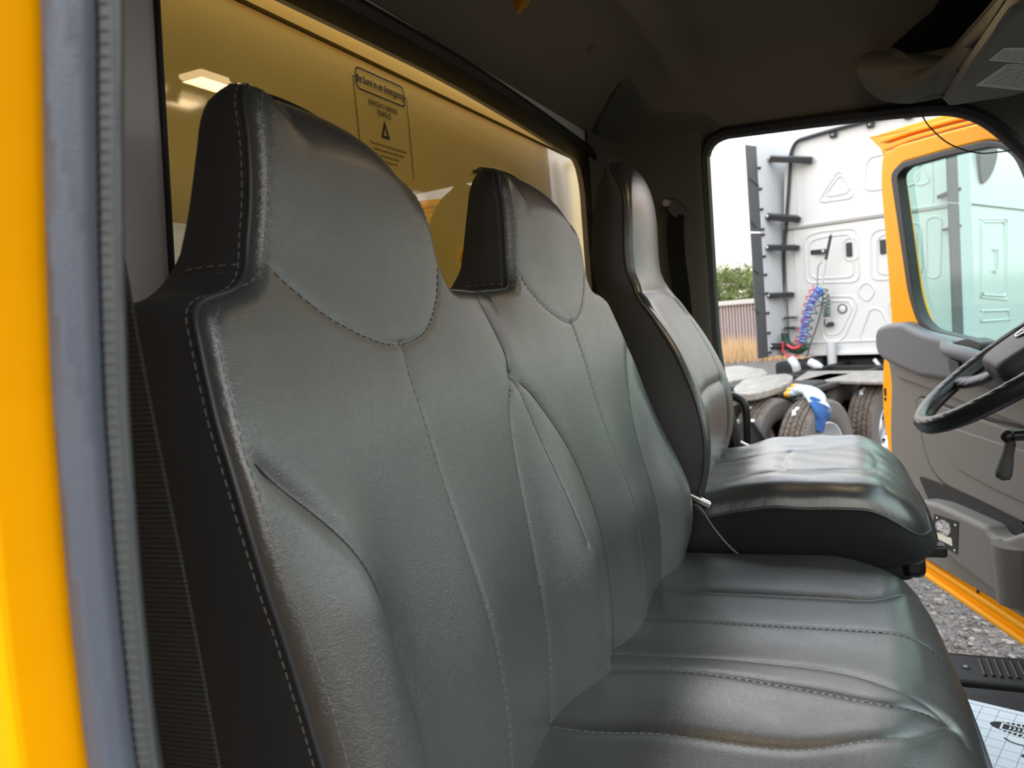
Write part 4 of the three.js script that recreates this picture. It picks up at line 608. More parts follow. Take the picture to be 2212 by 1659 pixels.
// ================================================================ white tractor unit parked across the yard
const TF = V(0.9099, 0, 0.4149), TR = V(-0.4149, 0, 0.9099), T0 = V(11.16, 0, -1.04);
const rearAt = (px, py, w) => { const p = onPlane(px, py, T0.clone().addScaledVector(TF, w), TF); return [p.clone().sub(T0).dot(TR), p.y]; };          // (u, height) on the plane w
const sideAt = (px, py, u) => { const p = onPlane(px, py, T0.clone().addScaledVector(TR, u), TR); return [p.clone().sub(T0).dot(TF), p.y]; };          // (w, height) on the plane u
{
  const t = thing('semi_tractor', 'white sleeper-cab semi tractor with dark edge fairings and bare fifth wheel', 'truck', T0);
  t.rotation.y = Math.atan2(-TR.z, TR.x);          // local x = across (u), local z = backwards (-w)
  const L = (u, y, w) => V(u, y, -w), W = 0.6;
  const side = (pts, u, th, opt) => extrude(pts.map(([w, y]) => [w, y]), th, basisOf(V(0, 0, -1), V(0, 1, 0), V(1, 0, 0), V(u, 0, 0)), opt);
  // sleeper body
  const body = rounded([[0.05, Y(-0.9), 0.05], [2.4, Y(-0.9), 0.05], [2.4, Y(1.2), 0.3], [2.32, Y(1.85), 0.2], [2.12, Y(2.17), 0.15], [0.3, Y(2.17), 0.18], [0.12, Y(1.8), 0.3], [0.05, Y(0.9), 0.2]], 0.1, 8);
  mk('sleeper_shell', extrude(body, 2.5, basisOf(V(1, 0, 0), V(0, 1, 0), V(0, 0, 1), V(0, 0, -W - 2.5)), { bevel: 0.02, seg: 3 }), M.white, t);
  const zr = -W + 0.001, rl = (px, py) => { const a = rearAt(px, py, W); return V(a[0], a[1], zr); };
  const emb = (pts, r = 0.015, closed = true, rad = 0.12) => { const q = rounded(pts.map(([a, b]) => { const v = rl(a, b); return [v.x, v.y]; }), rad, 6).map(([a, b]) => V(a, b, 0)); if (closed) q.push(q[0].clone()); const c = new THREE.CurvePath(); for (let i = 1; i < q.length; i++) if (q[i].distanceTo(q[i - 1]) > 1e-4) c.add(new THREE.LineCurve3(q[i - 1], q[i])); const g = new THREE.TubeGeometry(c, Math.min(160, q.length * 3), r, 6); g.scale(1, 1, 0.7); g.translate(0, 0, zr); return g; };
  const ridges = [
    [[1814, 362], [1766, 438], [1848, 426]], [[1817, 372], [1839, 415], [1780, 426]],
    [[1872, 340], [1985, 320], [1985, 398], [1866, 413]], [[1988, 345], [1972, 402], [2012, 395]],
    [[1738, 512], [1770, 500], [1853, 492], [1857, 608], [1742, 612]], [[1748, 522], [1775, 512], [1842, 504], [1846, 598], [1752, 602]],
    [[1880, 500], [1990, 478], [1992, 596], [1883, 606]], [[1893, 510], [1980, 490], [1980, 586], [1896, 594]], [[2000, 470], [2034, 466], [2030, 600], [2002, 600]],
    [[1822, 515], [1852, 512], [1854, 560], [1826, 564]],
    [[1872, 606], [1893, 625], [1874, 655], [1850, 628]], [[1772, 640], [1845, 640], [1853, 660], [1822, 735], [1778, 738]], [[1780, 650], [1835, 650], [1842, 664], [1815, 722], [1784, 724]],
    [[1855, 735], [1880, 665], [1905, 668], [1930, 735]], [[1915, 650], [1990, 640], [1990, 735], [1945, 735]],
  ];
  mk('rear_ridge', emb(ridges[0]), M.white, t); for (const r of ridges.slice(1)) mk('rear_ridge', emb(r), M.white, t);
  const bar = (a, b, r, mat, name) => { const d = b.clone().sub(a), g = box(r * 2, r * 1.4, d.length(), 0.004); g.applyMatrix4(new THREE.Matrix4().compose(a.clone().add(b).multiplyScalar(0.5), new THREE.Quaternion().setFromUnitVectors(V(0, 0, 1), d.clone().normalize()), V(1, 1, 1))); return name ? mk(name, g, mat, t) : g; };
  bar(V(0.06, Y(0.875), zr + 0.006), V(2.4, Y(0.855), zr + 0.006), 0.008, M.bracket, 'panel_seam'); bar(V(0.06, Y(0.915), zr), V(2.4, Y(0.895), zr), 0.016, M.white, 'seam_flange');
  bar(V(0.06, Y(-0.72), zr), V(2.4, Y(-0.72), zr), 0.016, M.white, 'rear_ridge'); bar(V(0.06, Y(-0.88), zr + 0.02), V(2.4, Y(-0.88), zr + 0.02), 0.03, M.white, 'sill_flange');
  const uprt = (px, y0, y1) => { const a = rl(px, 500).x; bar(V(a, Y(y0), zr + 0.002), V(a, Y(y1), zr + 0.002), 0.012, M.white, 'rear_ridge'); };
  uprt(1716, -0.7, 0.85); uprt(1728, 0.95, 1.9); uprt(2018, 0.95, 1.95);
  // vents and port
  for (const [px, py] of [[1835, 539], [1908, 533]]) { const p = rl(px, py), g = box(0.075, 0.185, 0.03, 0.012, 3); g.translate(p.x, p.y, zr + 0.01); mk('vent', g, M.bracket, t); }
  { const p = rl(1820, 667), g = new THREE.TorusGeometry(0.058, 0.009, 8, 32); g.translate(p.x, p.y, zr + 0.004); mk('round_port', g, M.darkPlastic, t); const q = new THREE.SphereGeometry(0.052, 20, 10); q.scale(1, 1, 0.3); q.translate(p.x, p.y, zr); mk('port_cap', q, M.white, t); }
  // side extenders: white panel and dark rubber edge in two lengths, with clips and stays
  const ext = (u, w0, w1, y1, y2) => mk('side_extender', side(rounded([[w0, Y(-0.86)], [w1, Y(-0.88)], [w1, Y(y2 + 0.1)], [w0 + (w1 - w0) * 0.7, Y(y2)], [w0 + (w1 - w0) * 0.35, Y(y1 + 0.02)], [w0, Y(y1)]], 0.04), u, 0.03, { bevel: 0.008 }), M.whitePlastic, t);
  ext(-0.0, 0.06, 1.25, 2.05, 2.12); ext(2.41, 0.2, 0.62, 2.0, 2.1);
  for (const [u, w0, w1] of [[0.0, -0.2, 0.07], [2.42, -0.12, 0.2]]) for (const [a, b] of [[-0.86, 0.845], [0.865, 2.02]]) mk('rubber_edge', side(rounded([[w0, Y(a)], [w1, Y(a)], [w1, Y(b)], [w0, Y(b)]], 0.02), u, 0.02, { bevel: 0.005 }), M.darkPlastic, t);
  for (const py of [363, 408, 452, 495, 507, 554, 594, 635, 678, 722, 765]) { const p = sideAt(1643, py, 0.04), g = new THREE.SphereGeometry(0.026, 12, 8); g.scale(1, 0.75, 1.2); g.translate(0.04, p[1], -0.075); mk('clip', g, M.bracket, t); }
  for (const [x0, y0, x1, y1] of [[1618, 385, 1640, 402], [1622, 478, 1634, 492], [1622, 578, 1640, 592], [1625, 665, 1640, 678]]) { const a = sideAt(x0, y0, 0.03), b = sideAt(x1, y1, 0.03); bar(V(0.03, a[1], -a[0]), V(0.03, b[1], -b[0]), 0.006, M.bracket, 'stay'); }
  // brackets across the gap between extender and rear panel
  const brk = (x0, y0, x1, y1, r) => { const a = sideAt(x0, y0, 0.05), b = rearAt(x1, y1, W - 0.03), A = V(0.05, a[1], -Math.max(a[0], 0.12)), B = V(b[0], b[1], -W + 0.03), m = A.clone().lerp(B, 0.55).add(V(0, 0, 0.02)), g = []; r *= 1.5; const c = curve3([A, m, B]).getPoints(8); for (let i = 1; i < c.length; i++) g.push(bar(c[i - 1].clone().lerp(c[i], -0.08), c[i].clone().lerp(c[i - 1], -0.08), r)); const e = mk('bracket', merge(g), M.bracket, t); for (const p of [A, B]) { const s = new THREE.SphereGeometry(r * 0.55, 10, 6); s.translate(p.x, p.y, p.z + 0.03); mk('bolt', s, M.steel, e); } };
  brk(1665, 343, 1754, 346, 0.038); brk(1659, 468, 1725, 473, 0.036); brk(1659, 535, 1722, 535, 0.034); brk(1712, 549, 1780, 543, 0.03); brk(1660, 639, 1710, 636, 0.03); brk(1694, 687, 1722, 685, 0.014); brk(1694, 709, 1722, 708, 0.018); brk(1662, 749, 1700, 748, 0.026);
  { const a = rearAt(2043, 424, W); bar(V(a[0] - 0.06, a[1], zr + 0.03), V(2.44, a[1] + 0.02, -0.2), 0.03, M.bracket, 'bracket'); const b = rearAt(2046, 496, W); bar(V(b[0] - 0.03, b[1], zr + 0.03), V(2.44, b[1], -0.2), 0.02, M.bracket, 'bracket'); }
  mk('gap_seal', tube([[1708, 345], [1703, 420], [1697, 500], [1693, 560], [1691, 690], [1690, 768]].map(([a, b]) => { const p = rearAt(a, b, W - 0.04); return V(p[0], p[1], -W + 0.04); }), 0.022, 40, 6), M.bracket, t);
  // dark roof rail with tabs
  { const pts = [[1706, 352], [1711, 325], [1722, 306], [1745, 297], [1800, 281], [1880, 260], [1965, 240], [2030, 232]].map(([a, b]) => { const p = rearAt(a, b, W - 0.05); return V(p[0], p[1], -W + 0.05); }); mk('roof_rail', tube(pts, 0.028, 60, 8), M.bracket, t); for (const px of [[1802, 287], [1882, 265], [1964, 246]]) { const p = rl(...px), g = box(0.09, 0.09, 0.05, 0.012, 2); g.translate(p.x, p.y - 0.02, zr + 0.03); const m = mk('tab', g, M.bracket, t); const s = new THREE.SphereGeometry(0.016, 8, 6); s.translate(p.x, p.y - 0.03, zr + 0.055); mk('bolt', s, M.steel, m); } }
  // side face: seams, storage door, handle, dark window
  const su = 2.415, sideLoop = (pts, r, mat, name, rad = 0.08) => { const q = rounded(pts.map(([a, b]) => sideAt(a, b, su - 0.01)), rad, 6).map(([w, y]) => V(su - 0.012, y, -w)); mk(name, tube([...q, q[0]], r, 120, 6), mat, t); };
  sideLoop([[2122, 480], [2170, 479], [2172, 640], [2122, 636]], 0.012, M.white, 'side_ridge'); sideLoop([[2118, 474], [2176, 473], [2177, 648], [2118, 642]], 0.009, M.white, 'side_ridge'); sideLoop([[2120, 672], [2178, 670], [2182, 690], [2120, 694]], 0.012, M.white, 'side_ridge', 0.05);
  { const h = [[2146, 540], [2154, 541], [2154, 584], [2146, 586]].map(([a, b]) => { const p = sideAt(a, b, su); return V(su + 0.004, p[1], -p[0]); }); mk('door_handle', tube(h, 0.009, 40, 6), M.whitePlastic, t); }
  { const a = sideAt(2105, 440, su); bar(V(su - 0.006, Y(-0.85), -0.68), V(su - 0.006, Y(1.9), -0.66), 0.008, M.bracket, 'side_seam'); bar(V(su - 0.006, Y(0.865), -0.64), V(su - 0.006, Y(0.85), -3.05), 0.009, M.bracket, 'side_seam'); }
  mk('side_window', side(rounded([[2116, 318], [2153, 312], [2154, 335], [2148, 362], [2136, 386], [2122, 399], [2118, 380]].map(([a, b]) => sideAt(a, b, su)), 0.1, 6), su - 0.02, 0.03, { bevel: 0.004 }), M.darkPlastic, t);
  // chassis
  mk('frame_rail', merge([0.82, 1.6].map((u) => put(box(0.09, 0.26, 6.2, 0.01), u, 0.86, 1.2))), M.chassis, t);
  mk('cross_member', merge([-4.2, -3.2, -2.5, -1.8, -0.9, 0.2].map((w) => put(box(0.75, 0.16, 0.1, 0.01), 1.21, 0.9, -w))), M.chassis, t);
  mk('underbody', merge([put(box(2.2, 0.5, 2.3, 0.05), 1.22, 0.78, -1.85), put(box(0.5, 0.3, 0.5, 0.05), 0.35, 0.9, -0.3), put(box(0.42, 0.2, 0.3, 0.04), 1.9, 0.97, -0.25), put(box(0.2, 0.22, 0.2, 0.05), 1.55, 1.0, -0.4)]), M.chassis, t);
  mk('fuel_tank', (() => { const g = new THREE.CapsuleGeometry(0.3, 0.9, 8, 24); g.rotateX(Math.PI / 2); g.translate(2.1, 0.62, -1.5); return g; })(), M.steel, t);
  const ground = (list, y) => list.map(([a, b]) => { const p = onY(a, b, y).sub(T0); return [p.dot(TR), p.dot(TF)]; });
  const plate = (list, y, th, mat, name, r = 0.05) => mk(name, extrude(rounded(ground(list, y), r, 5), th, basisOf(V(1, 0, 0), V(0, 0, -1), V(0, 1, 0), V(0, Y(y) - th, 0)), { bevel: 0.012, seg: 2 }), mat, t);
  plate([[1715, 820], [1745, 801], [1925, 800], [1960, 815], [1955, 824]], -0.93, 0.04, M.deck, 'deck_plate', 0.02);
  plate([[1480, 812], [1535, 796], [1600, 789], [1650, 797], [1660, 806], [1640, 814], [1600, 818], [1560, 828], [1500, 836]], -0.88, 0.07, M.deck, 'fifth_wheel', 0.08); plate([[1584, 838], [1604, 820], [1650, 811], [1700, 806], [1714, 812], [1706, 826], [1680, 836], [1650, 845], [1620, 851], [1590, 850]], -0.88, 0.07, M.deck, 'fifth_wheel', 0.1);
  mk('pedestal', merge([put(box(0.9, 0.2, 0.5, 0.04), 1.1, 0.98, 2.5), put(box(0.3, 0.12, 1.6, 0.03), 1.7, 1.0, 2.2), put(box(0.08, 0.05, 1.8, 0.01), 1.95, 1.02, 2.1)]), M.chassis, t);
  { const chain = []; for (let i = 0; i < 26; i++) { const g = new THREE.TorusGeometry(0.03, 0.011, 6, 12); g.scale(1.35, 1, 1); g.rotateX(i % 2 ? 0 : Math.PI / 2); const p = onY(1635 + i * 5.2, 846 - i * 1.1, -0.97).sub(T0); g.rotateY(0.4); g.translate(p.dot(TR), Y(-0.97), -p.dot(TF)); chain.push(g); } mk('chain', merge(chain), M.darkPlastic, t); }
  const beam = (a, b, y, r, mat, name) => { const p = ground([a, b], y); return bar(V(p[0][0], Y(y), -p[0][1]), V(p[1][0], Y(y), -p[1][1]), r, mat, name); };
  beam([1575, 858], [1705, 846], -1.0, 0.03, M.deck, 'suspension_arm'); beam([1700, 838], [1830, 818], -0.98, 0.025, M.deck, 'suspension_arm'); beam([1758, 822], [1900, 818], -0.99, 0.02, M.deck, 'suspension_arm'); beam([1570, 880], [1660, 862], -1.05, 0.05, M.chassis, 'suspension_arm');
  for (const [a, b] of [[[1708, 775], [1722, 800]], [[1750, 782], [1772, 796]]]) { const p = rearAt(...a, -0.1), q = rearAt(...b, -0.1), g = tube([V(p[0], p[1], 0.1), V((p[0] + q[0]) / 2 + 0.03, (p[1] + q[1]) / 2, 0.12), V(q[0], q[1], 0.1)], 0.055, 12, 10); mk('air_fitting', g, M.whitePlastic, t); }
  { const p = rearAt(1796, 745, W - 0.1), g = new THREE.CylinderGeometry(0.06, 0.06, 0.3, 16); g.translate(p[0], p[1] - 0.12, -W + 0.1); mk('exhaust_bracket', g, M.whitePlastic, t); const q = new THREE.CylinderGeometry(0.02, 0.02, 0.25, 10); q.translate(p[0], p[1] - 0.36, -W + 0.1); mk('exhaust_bracket', q, M.deck, t); }
  { const a = rearAt(1888, 776, 0.3), b = rearAt(1905, 797, 0.3); bar(V(a[0], a[1], -0.3), V(b[0], b[1], -0.3), 0.022, M.whitePlastic, 'hook'); }
  // dark quarter fender with light edge
  { const q = [[1560, 915], [1622, 905], [1660, 962], [1650, 1010], [1560, 1010]].map(([a, b]) => sideAt(a, b, 1.9)); mk('mud_flap', side(rounded(q, 0.03), 1.9, 0.03, { bevel: 0.006 }), M.chassis, t); const e = [[1558, 915], [1590, 911]].map(([a, b]) => sideAt(a, b, 1.93)), f = [[1622, 908], [1658, 960]].map(([a, b]) => sideAt(a, b, 1.93)); bar(V(1.94, e[0][1], -e[0][0]), V(1.94, e[1][1], -e[1][0]), 0.025, M.steel, 'flap_edge'); bar(V(1.94, f[0][1], -f[0][0]), V(1.94, f[1][1], -f[1][0]), 0.022, M.steel, 'flap_edge'); }
  // tyres: tread grid with zigzag grooves, lathed sidewalls and wheel
  const TRd = 0.51, HW = 0.12;
  const tread = grid(360, 72, (s, q) => {
    const a = s * Math.PI * 2, x = (q - 0.5) * 2 * HW; let r = TRd - 0.012 * (Math.abs(x) / HW) ** 3 * 1.4;
    for (const [g, amp, f] of [[-0.074, 0.003, 60], [-0.026, 0.009, 60], [0.026, 0.009, 60], [0.074, 0.003, 60]]) { const tri = Math.abs(((s * f + (g > 0 ? 0.5 : 0)) % 1) * 2 - 1) * 2 - 1, dd = Math.abs(x - g - amp * tri); if (dd < 0.0075) r -= 0.017; }
    if (Math.abs(x) < 0.066) { const ph = (s * 60 + (x > 0.03 ? 0.25 : x < -0.03 ? 0.75 : 0.5)) % 1; if (ph < 0.09) r -= 0.007; } if (Math.abs(x) > 0.1) { const ph = (s * 90) % 1; if (ph < 0.25) r -= 0.006; }
    return V(x, r * Math.cos(a), r * Math.sin(a));
  }, (s, q) => [s * 3.27, q * 0.27]);
  const wall = (sg) => { const g = new THREE.LatheGeometry([[0.295, 0.1], [0.31, 0.125], [0.36, 0.135], [0.42, 0.138], [0.46, 0.134], [0.465, 0.137], [0.48, 0.131], [0.493, 0.124], [TRd - 0.016, HW]].map(([r, x]) => new THREE.Vector2(r, x)), 72); g.rotateZ(-Math.PI / 2 * sg); return g; };
  const dish = new THREE.LatheGeometry([[0.3, 0.1], [0.292, 0.125], [0.283, 0.12], [0.275, 0.06], [0.255, -0.0], [0.235, -0.03], [0.2, -0.04], [0.16, -0.036], [0.15, -0.02], [0.11, -0.015], [0.1, 0.02], [0.0001, 0.03]].map(([r, x]) => new THREE.Vector2(r, x)), 64); dish.rotateZ(-Math.PI / 2);
  const holes = []; for (let i = 0; i < 10; i++) { const a = i / 10 * 6.283, g = new THREE.CylinderGeometry(0.026, 0.026, 0.01, 14); g.rotateZ(Math.PI / 2); g.translate(-0.026, 0.222 * Math.cos(a), 0.222 * Math.sin(a)); holes.push(g); const n2 = new THREE.CylinderGeometry(0.014, 0.014, 0.05, 6); n2.rotateZ(Math.PI / 2); n2.translate(-0.01, 0.17 * Math.cos(a + 0.3), 0.17 * Math.sin(a + 0.3)); holes.push(n2); }
  const hole = merge(holes.filter((_, i) => i % 2 === 0)), nuts = merge(holes.filter((_, i) => i % 2)), sw = merge([wall(1), wall(-1)]);
  let proto = null;
  for (const [u, w, bright] of [[2.23, -3.09, 0], [1.79, -3.13, 0], [2.23, -1.72, 1], [1.79, -1.72, 1], [0.26, -3.13, 0], [0.65, -3.13, 0], [0.26, -1.72, 1], [0.65, -1.72, 1]]) {
    const g = new THREE.Group(); g.name = 'tyre'; g.position.set(u, TRd, -w); g.rotation.x = rnd() * 6; t.add(g);
    mk('tread', tread, M.tyre, g); mk('sidewall', sw, M.tyreDark, g); if (u > 2) { mk('wheel_disc', dish, bright ? M.steel : M.whitePlastic, g); mk('hand_hole', hole, M.chassis, g); mk('wheel_nuts', nuts, M.steel, g); }
    // paper labels still stuck on the new tread
    if (u > 1 ) { const lg = grid(10, 8, (s, q) => { const a = -g.rotation.x + 0.45 + s * 0.22, r = TRd + 0.002; return V(-0.06 + q * 0.035 + 0.008 * Math.sin(s * 9), r * Math.cos(a), r * Math.sin(a)); }); mk('paper_label', lg, M.whitePlastic, g); }
  }
  // air lines
  const coil = (pts, r, turns, rad, name, mat, k0 = 0.35) => { const c = curve3(pts), q = []; const N = turns * 12; for (let i = 0; i <= N; i++) { const f = i / N, p = c.getPoint(f), tg = c.getTangent(f), a = V(0, 0, 1), b = V().crossVectors(tg, a).normalize(), ph = f * turns * 6.283; q.push(p.addScaledVector(b, r * Math.cos(ph)).addScaledVector(a, r * Math.sin(ph))); } return mk(name, new THREE.TubeGeometry(curve3(q), N * 2, rad, 5), mat, t); };
  const cp = (w, l) => l.map(([a, b]) => { const p = rearAt(a, b, w); return V(p[0], p[1], -w); });
  coil(cp(0.35, [[1772, 622], [1762, 640], [1750, 662], [1742, 690], [1738, 715], [1733, 742]]), 0.052, 19, 0.009, 'blue_hose', P({ color: 0x2a6fc4, roughness: 0.5, name: 'blue hose' }));
  coil(cp(0.40, [[1766, 622], [1752, 642], [1745, 668], [1738, 700], [1728, 735], [1716, 752]]), 0.062, 9, 0.010, 'red_hose', P({ color: 0xc84a55, roughness: 0.5, name: 'red hose' }));
  coil(cp(0.45, [[1780, 622], [1786, 650], [1786, 670], [1786, 684]]), 0.04, 8, 0.009, 'green_cable', P({ color: 0x3d5c50, roughness: 0.5, name: 'green cable' }));
  coil(cp(0.45, [[1776, 622], [1768, 660], [1752, 690], [1748, 720], [1740, 750]]), 0.035, 7, 0.008, 'green_cable', P({ color: 0x4b6a60, roughness: 0.5, name: 'green cable' }));
  coil(cp(0.3, [[1695, 720], [1698, 738], [1710, 752], [1725, 757], [1740, 748]]), 0.045, 16, 0.014, 'green_cable', P({ color: 0x27463a, roughness: 0.5, name: 'dark green cable' }));
  mk('red_hose', tube(cp(0.25, [[1692, 738], [1692, 758], [1705, 770], [1722, 768]]), 0.016, 30, 6), P({ color: 0xd0404a, roughness: 0.5, name: 'red hose' }), t); mk('red_hose', tube(cp(0.2, [[1700, 745], [1712, 752], [1725, 750], [1730, 744]]), 0.02, 30, 6), P({ color: 0xd0404a, roughness: 0.5, name: 'red hose' }), t);
  mk('cable', tube(cp(0.45, [[1775, 622], [1777, 655], [1766, 700], [1750, 745], [1744, 770]]), 0.009, 40, 6), M.darkPlastic, t);
  mk('cable', tube(cp(0.5, [[1782, 690], [1781, 700], [1788, 706], [1796, 700]]), 0.010, 20, 6), M.bracket, t);
  { const p = rearAt(1797, 700, W), g = new THREE.CylinderGeometry(0.03, 0.035, 0.1, 12); g.rotateX(Math.PI / 2); g.translate(p[0], p[1], -W + 0.05); mk('cable_socket', g, M.bracket, t); }
  const pole = cp(0.42, [[1796, 502], [1777, 605], [1770, 640]]); mk('hose_pole', tube([pole[0], pole[1], pole[2]], 0.014, 20, 8), M.whitePlastic, t); const pl = cp(0.41, [[1795, 508], [1784, 560]]); mk('pole_spring', tube([pl[0], pl[0].clone().lerp(pl[1], 0.5), pl[1]], 0.02, 10, 8), M.bracket, t);
  mk('pole_wire', tube(cp(0.44, [[1776, 566], [1768, 575], [1766, 600], [1766, 622]]), 0.006, 20, 5), M.darkPlastic, t);
}
// work glove lying over the near tyre
{
  const t = thing('work_glove', 'white and blue work glove with yellow fingertips draped over the tractor tyre', 'glove');
  const at3 = (px, py, u) => { const p = sideAt(px, py, u); return T0.clone().addScaledVector(TR, u).addScaledVector(TF, p[0]).setY(p[1]); };
  const loft = (pts, wd, th) => { const c = curve3(pts), n = 26, q = c.getSpacedPoints(n), a = TF.clone(); const path = q; return sweepVar(path, (i) => { const f = i / n; return [interp(wd[0], wd[1], f), interp(th[0], th[1], f)]; }, a); };
  function sweepVar(path, size, side) { const m = 16, pos = [], idx = [], uv = []; path.forEach((p, i) => { const tg = path[Math.min(path.length - 1, i + 1)].clone().sub(path[Math.max(0, i - 1)]).normalize(), sd = side.clone().addScaledVector(tg, -side.dot(tg)).normalize(), nn = V().crossVectors(tg, sd), [w, h] = size(i); for (let j = 0; j <= m; j++) { const a = j / m * 6.2832, wr = 1 + 0.07 * Math.sin(3 * a + i * 0.5), q = p.clone().addScaledVector(sd, w * Math.cos(a) * wr).addScaledVector(nn, h * Math.sin(a) * wr); pos.push(q.x, q.y, q.z); uv.push(j / m, i / path.length); } }); const n = path.length; for (let i = 0; i < n - 1; i++) for (let j = 0; j < m; j++) { const k = i * (m + 1) + j; idx.push(k, k + m + 1, k + 1, k + 1, k + m + 1, k + m + 2); } const cap = (i0) => { const k = i0 * (m + 1), c = pos.length / 3; pos.push(path[i0].x, path[i0].y, path[i0].z); uv.push(0, 0); for (let j = 0; j < m; j++) idx.push(k + j, k + j + 1, c); }; cap(0); cap(n - 1); const g = new THREE.BufferGeometry(); g.setAttribute('position', new THREE.Float32BufferAttribute(pos, 3)); g.setAttribute('uv', new THREE.Float32BufferAttribute(uv, 2)); g.setIndex(idx); g.computeVertexNormals(); return g; }
  const wf = P({ color: 0x9da6ad, roughness: 0.9, name: 'white glove fabric' }), bf = P({ color: 0x1b457c, roughness: 0.9, name: 'blue cuff' }), yf = P({ color: 0xd8982a, roughness: 0.8, name: 'yellow coating' });
  mk('palm', loft([at3(1722, 846, 2.0), at3(1742, 843, 2.1), at3(1760, 856, 2.24), at3(1771, 880, 2.34)], [[0, 0.4, 1], [0.06, 0.1, 0.115]], [[0, 1], [0.045, 0.045]]), wf, t);
  mk('cuff', loft([at3(1768, 868, 2.31), at3(1773, 890, 2.36), at3(1772, 910, 2.365), at3(1769, 932, 2.365)], [[0, 0.5, 1], [0.11, 0.12, 0.07]], [[0, 1], [0.035, 0.02]]), bf, t);
  mk('cuff', loft([at3(1783, 872, 2.33), at3(1789, 885, 2.36), at3(1788, 903, 2.365)], [[0, 1], [0.05, 0.04]], [[0, 1], [0.03, 0.012]]), bf, t);
  const fing = [[1736, 838, 1716, 836], [1730, 842, 1706, 844], [1726, 850, 1700, 852], [1730, 858, 1712, 862]];
  for (const [a, b, c, d] of fing) { mk('finger', loft([at3(a + 6, b, 2.04), at3((a + c) / 2, (b + d) / 2 - 1, 1.98), at3(c + 4, d, 1.93)], [[0, 1], [0.03, 0.026]], [[0, 1], [0.028, 0.024]]), wf, t); }
  for (const [a, b, c, d] of fing.slice(0, 3)) mk('fingertip', loft([at3(c + 8, d - 0.5, 1.955), at3(c, d, 1.91), at3(c - 4, d + 1.5, 1.88)], [[0, 0.6, 1], [0.03, 0.032, 0.014]], [[0, 0.6, 1], [0.028, 0.03, 0.014]]), yf, t);
}
// ================================================================ yard
{
  const gmap = tex(1024, (x, y) => { const a = pn(x * 8, y * 8, 8, 71), b = pn(x * 40, y * 40, 40, 72), c = pn(x * 130, y * 130, 130, 73), d = pn(x * 260, y * 260, 260, 74); const v = 0.31 + 0.06 * a + 0.13 * b + 0.22 * c + 0.15 * d; return [v, v * 0.94, v * 0.90]; }, { srgb: true, rep: 1 / 2.2 });
  const gb = tex(1024, (x, y) => 0.5 + 0.35 * pn(x * 40, y * 40, 40, 72) + 0.5 * pn(x * 130, y * 130, 130, 73) + 0.2 * pn(x * 260, y * 260, 260, 74), { rep: 1 / 2.2 });
  const gm = P({ map: gmap, roughness: 0.95, bumpMap: gb, bumpScale: 0.03, name: 'gravel' });
  const g = grid(60, 60, (s, t) => V(-40 + 90 * s, 0, -45 + 90 * t), (s, t) => [90 * s, 90 * t]);
  { const ix = g.index.array; for (let i = 0; i < ix.length; i += 3) { const q = ix[i + 1]; ix[i + 1] = ix[i + 2]; ix[i + 2] = q; } g.computeVertexNormals(); }
  const gr = struct('ground', g, gm);
  const shapes = [0, 1, 2, 3].map((k) => { const s = new THREE.IcosahedronGeometry(1, 1), p = s.attributes.position; const f = (x, y, z) => 1 + 0.28 * Math.sin(x * 2.3 + k * 2) * Math.cos(y * 2.1 + k) + 0.2 * Math.sin(z * 3.1 + k * 3); for (let i = 0; i < p.count; i++) { const v = V(p.getX(i), p.getY(i), p.getZ(i)); v.multiplyScalar(f(v.x, v.y, v.z)); p.setXYZ(i, v.x, v.y * 0.65, v.z); } s.computeVertexNormals(); return s; });
  const sm = [0x6a645d, 0x5a544f, 0x79736c, 0x4e4944].map((c) => P({ color: c, roughness: 0.9, name: 'stone' }));
  for (let i = 0; i < 90; i++) { const p = onY(2000 + rnd() * 230, 1235 + rnd() * 190, -H), s = 0.006 + rnd() * rnd() * 0.018, m = mk('stone', shapes[i % 4], sm[Math.floor(rnd() * 4)], gr); m.position.set(p.x, s * 0.3, p.z); m.scale.set(s * (0.8 + rnd() * 0.6), s, s); m.rotation.y = rnd() * 6; }
  const N = 9000, im = new THREE.InstancedMesh(shapes[0], P({ color: 0xffffff, roughness: 0.95, name: 'small stones' }), N), mt = new THREE.Matrix4(), col = new THREE.Color();
  for (let i = 0; i < N; i++) { const x = 4 + rnd() * 5, z = -0.5 + rnd() * 3.5, s = 0.004 + rnd() * rnd() * 0.014; mt.compose(V(x, s * 0.3, z), new THREE.Quaternion().setFromEuler(new THREE.Euler(rnd(), rnd() * 6, rnd())), V(s * 1.3, s, s)); im.setMatrixAt(i, mt); const v = 0.08 + rnd() * 0.10; im.setColorAt(i, col.setRGB(v, v * 0.95, v * 0.9)); }
  im.name = 'gravel_stones'; im.castShadow = im.receiveShadow = true; scene.add(im); tag(im, 'loose small gravel stones covering the yard below the door', 'gravel', null, 'stuff');
}
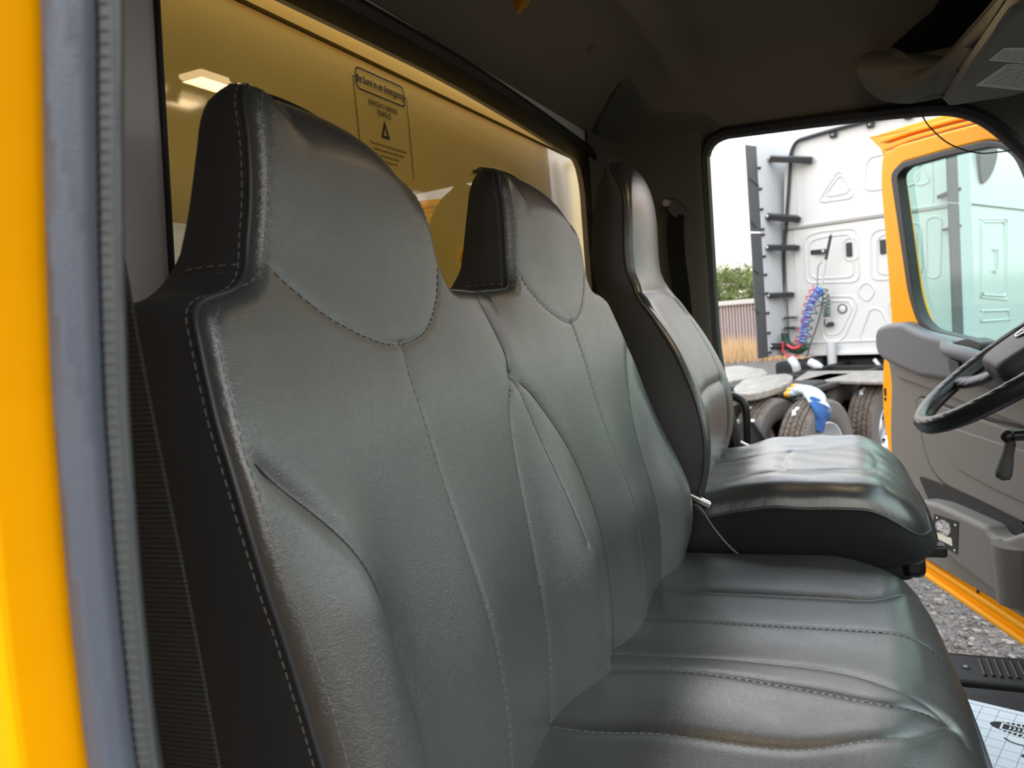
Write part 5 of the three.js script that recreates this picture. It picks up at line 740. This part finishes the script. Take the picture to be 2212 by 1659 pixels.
// fence, dry grass and tree beyond the yard
{
  const x = 30, top = onX(1580, 651, x).y, t = thing('yard_fence', 'grey slatted boundary fence with pale top rail', 'fence');
  const slats = []; for (let i = 0; i < 150; i++) slats.push(put(new THREE.BoxGeometry(0.03, top - 0.2, 0.062), x + (i % 2 ? 0.02 : 0), (top - 0.2) / 2 + 0.1, -10 + i * 0.11));
  mk('slats', merge(slats), P({ color: 0xa89a97, roughness: 0.9, name: 'fence slats' }), t).userData.kind = 'stuff';
  mk('backing', put(new THREE.BoxGeometry(0.02, top - 0.1, 17), x + 0.06, top / 2, -2), P({ color: 0x6b5c5c, roughness: 0.95, name: 'fence backing' }), t);
  mk('top_rail', put(box(0.2, 0.17, 17, 0.02), x, top - 0.06, -2), P({ color: 0xb9b6b2, roughness: 0.8, name: 'fence rail' }), t);
  const bl = []; for (let i = 0; i < 6000; i++) { const h = 0.2 + rnd() * 0.6, a = rnd() * 3.14, g = new THREE.BufferGeometry(), w = 0.012, bx = x - 0.3 - rnd() * 5.5, bz = -8 + rnd() * 7, lx = (rnd() - 0.5) * 0.3, lz = (rnd() - 0.5) * 0.3; g.setAttribute('position', new THREE.Float32BufferAttribute([bx - w * Math.cos(a), 0, bz - w * Math.sin(a), bx + w * Math.cos(a), 0, bz + w * Math.sin(a), bx + lx, h, bz + lz], 3)); g.setAttribute('uv', new THREE.Float32BufferAttribute([0, 0, 1, 0, 0, 1], 2)); g.computeVertexNormals(); bl.push(g); }
  tag(mk('dry_grass', mergeGeometries(bl), P({ color: 0xbc9c76, roughness: 1, name: 'dry grass' })), 'dry golden grass growing along the foot of the fence', 'grass', null, 'stuff');
  const tr = thing('green_tree', 'round green tree standing behind the slatted fence', 'tree');
  const leaves = [], c = onX(1590, 620, 36); for (let i = 0; i < 16000; i++) { const u = rnd() * 2 - 1, ph = rnd() * 6.283, r = Math.cbrt(0.35 + 0.65 * rnd()), lump = 1 + 0.16 * Math.sin(ph * 5 + u * 4) + 0.12 * Math.sin(ph * 9 - u * 7), s = Math.sqrt(1 - u * u) * r * lump; const g = new THREE.BufferGeometry(), p = V(c.x + 1.6 * s * Math.cos(ph), c.y - 0.5 + 1.35 * u * r * lump, c.z - 0.3 + 2.3 * s * Math.sin(ph)), a = V(rnd() - 0.5, rnd() - 0.5, rnd() - 0.5).normalize().multiplyScalar(0.1), b = V(rnd() - 0.5, rnd() - 0.5, rnd() - 0.5).normalize().multiplyScalar(0.07); g.setAttribute('position', new THREE.Float32BufferAttribute([p.x - a.x, p.y - a.y, p.z - a.z, p.x + b.x, p.y + b.y, p.z + b.z, p.x + a.x, p.y + a.y, p.z + a.z], 3)); g.setAttribute('uv', new THREE.Float32BufferAttribute([0, 0, 1, 0, 0, 1], 2)); g.computeVertexNormals(); leaves.push(g); }
  mk('foliage', mergeGeometries(leaves), P({ color: 0x707c3c, roughness: 0.8, transmission: 0.35, thickness: 0, name: 'leaves' }), tr).userData.kind = 'stuff';
  const trunk = new THREE.CylinderGeometry(0.12, 0.18, c.y, 12); trunk.translate(c.x, c.y / 2, c.z - 0.3); mk('trunk', trunk, P({ color: 0x4a3b2c, roughness: 0.95, name: 'bark' }), tr);
}
// put every group at the base of its thing
scene.updateMatrixWorld(true);
for (const o of scene.children) if (o.isGroup && o.position.lengthSq() === 0) {
  const b = new THREE.Box3().setFromObject(o), c = V((b.min.x + b.max.x) / 2, b.min.y, (b.min.z + b.max.z) / 2);
  for (const k of o.children) k.position.sub(c); o.position.copy(c);
}
renderer.render(scene, camera);
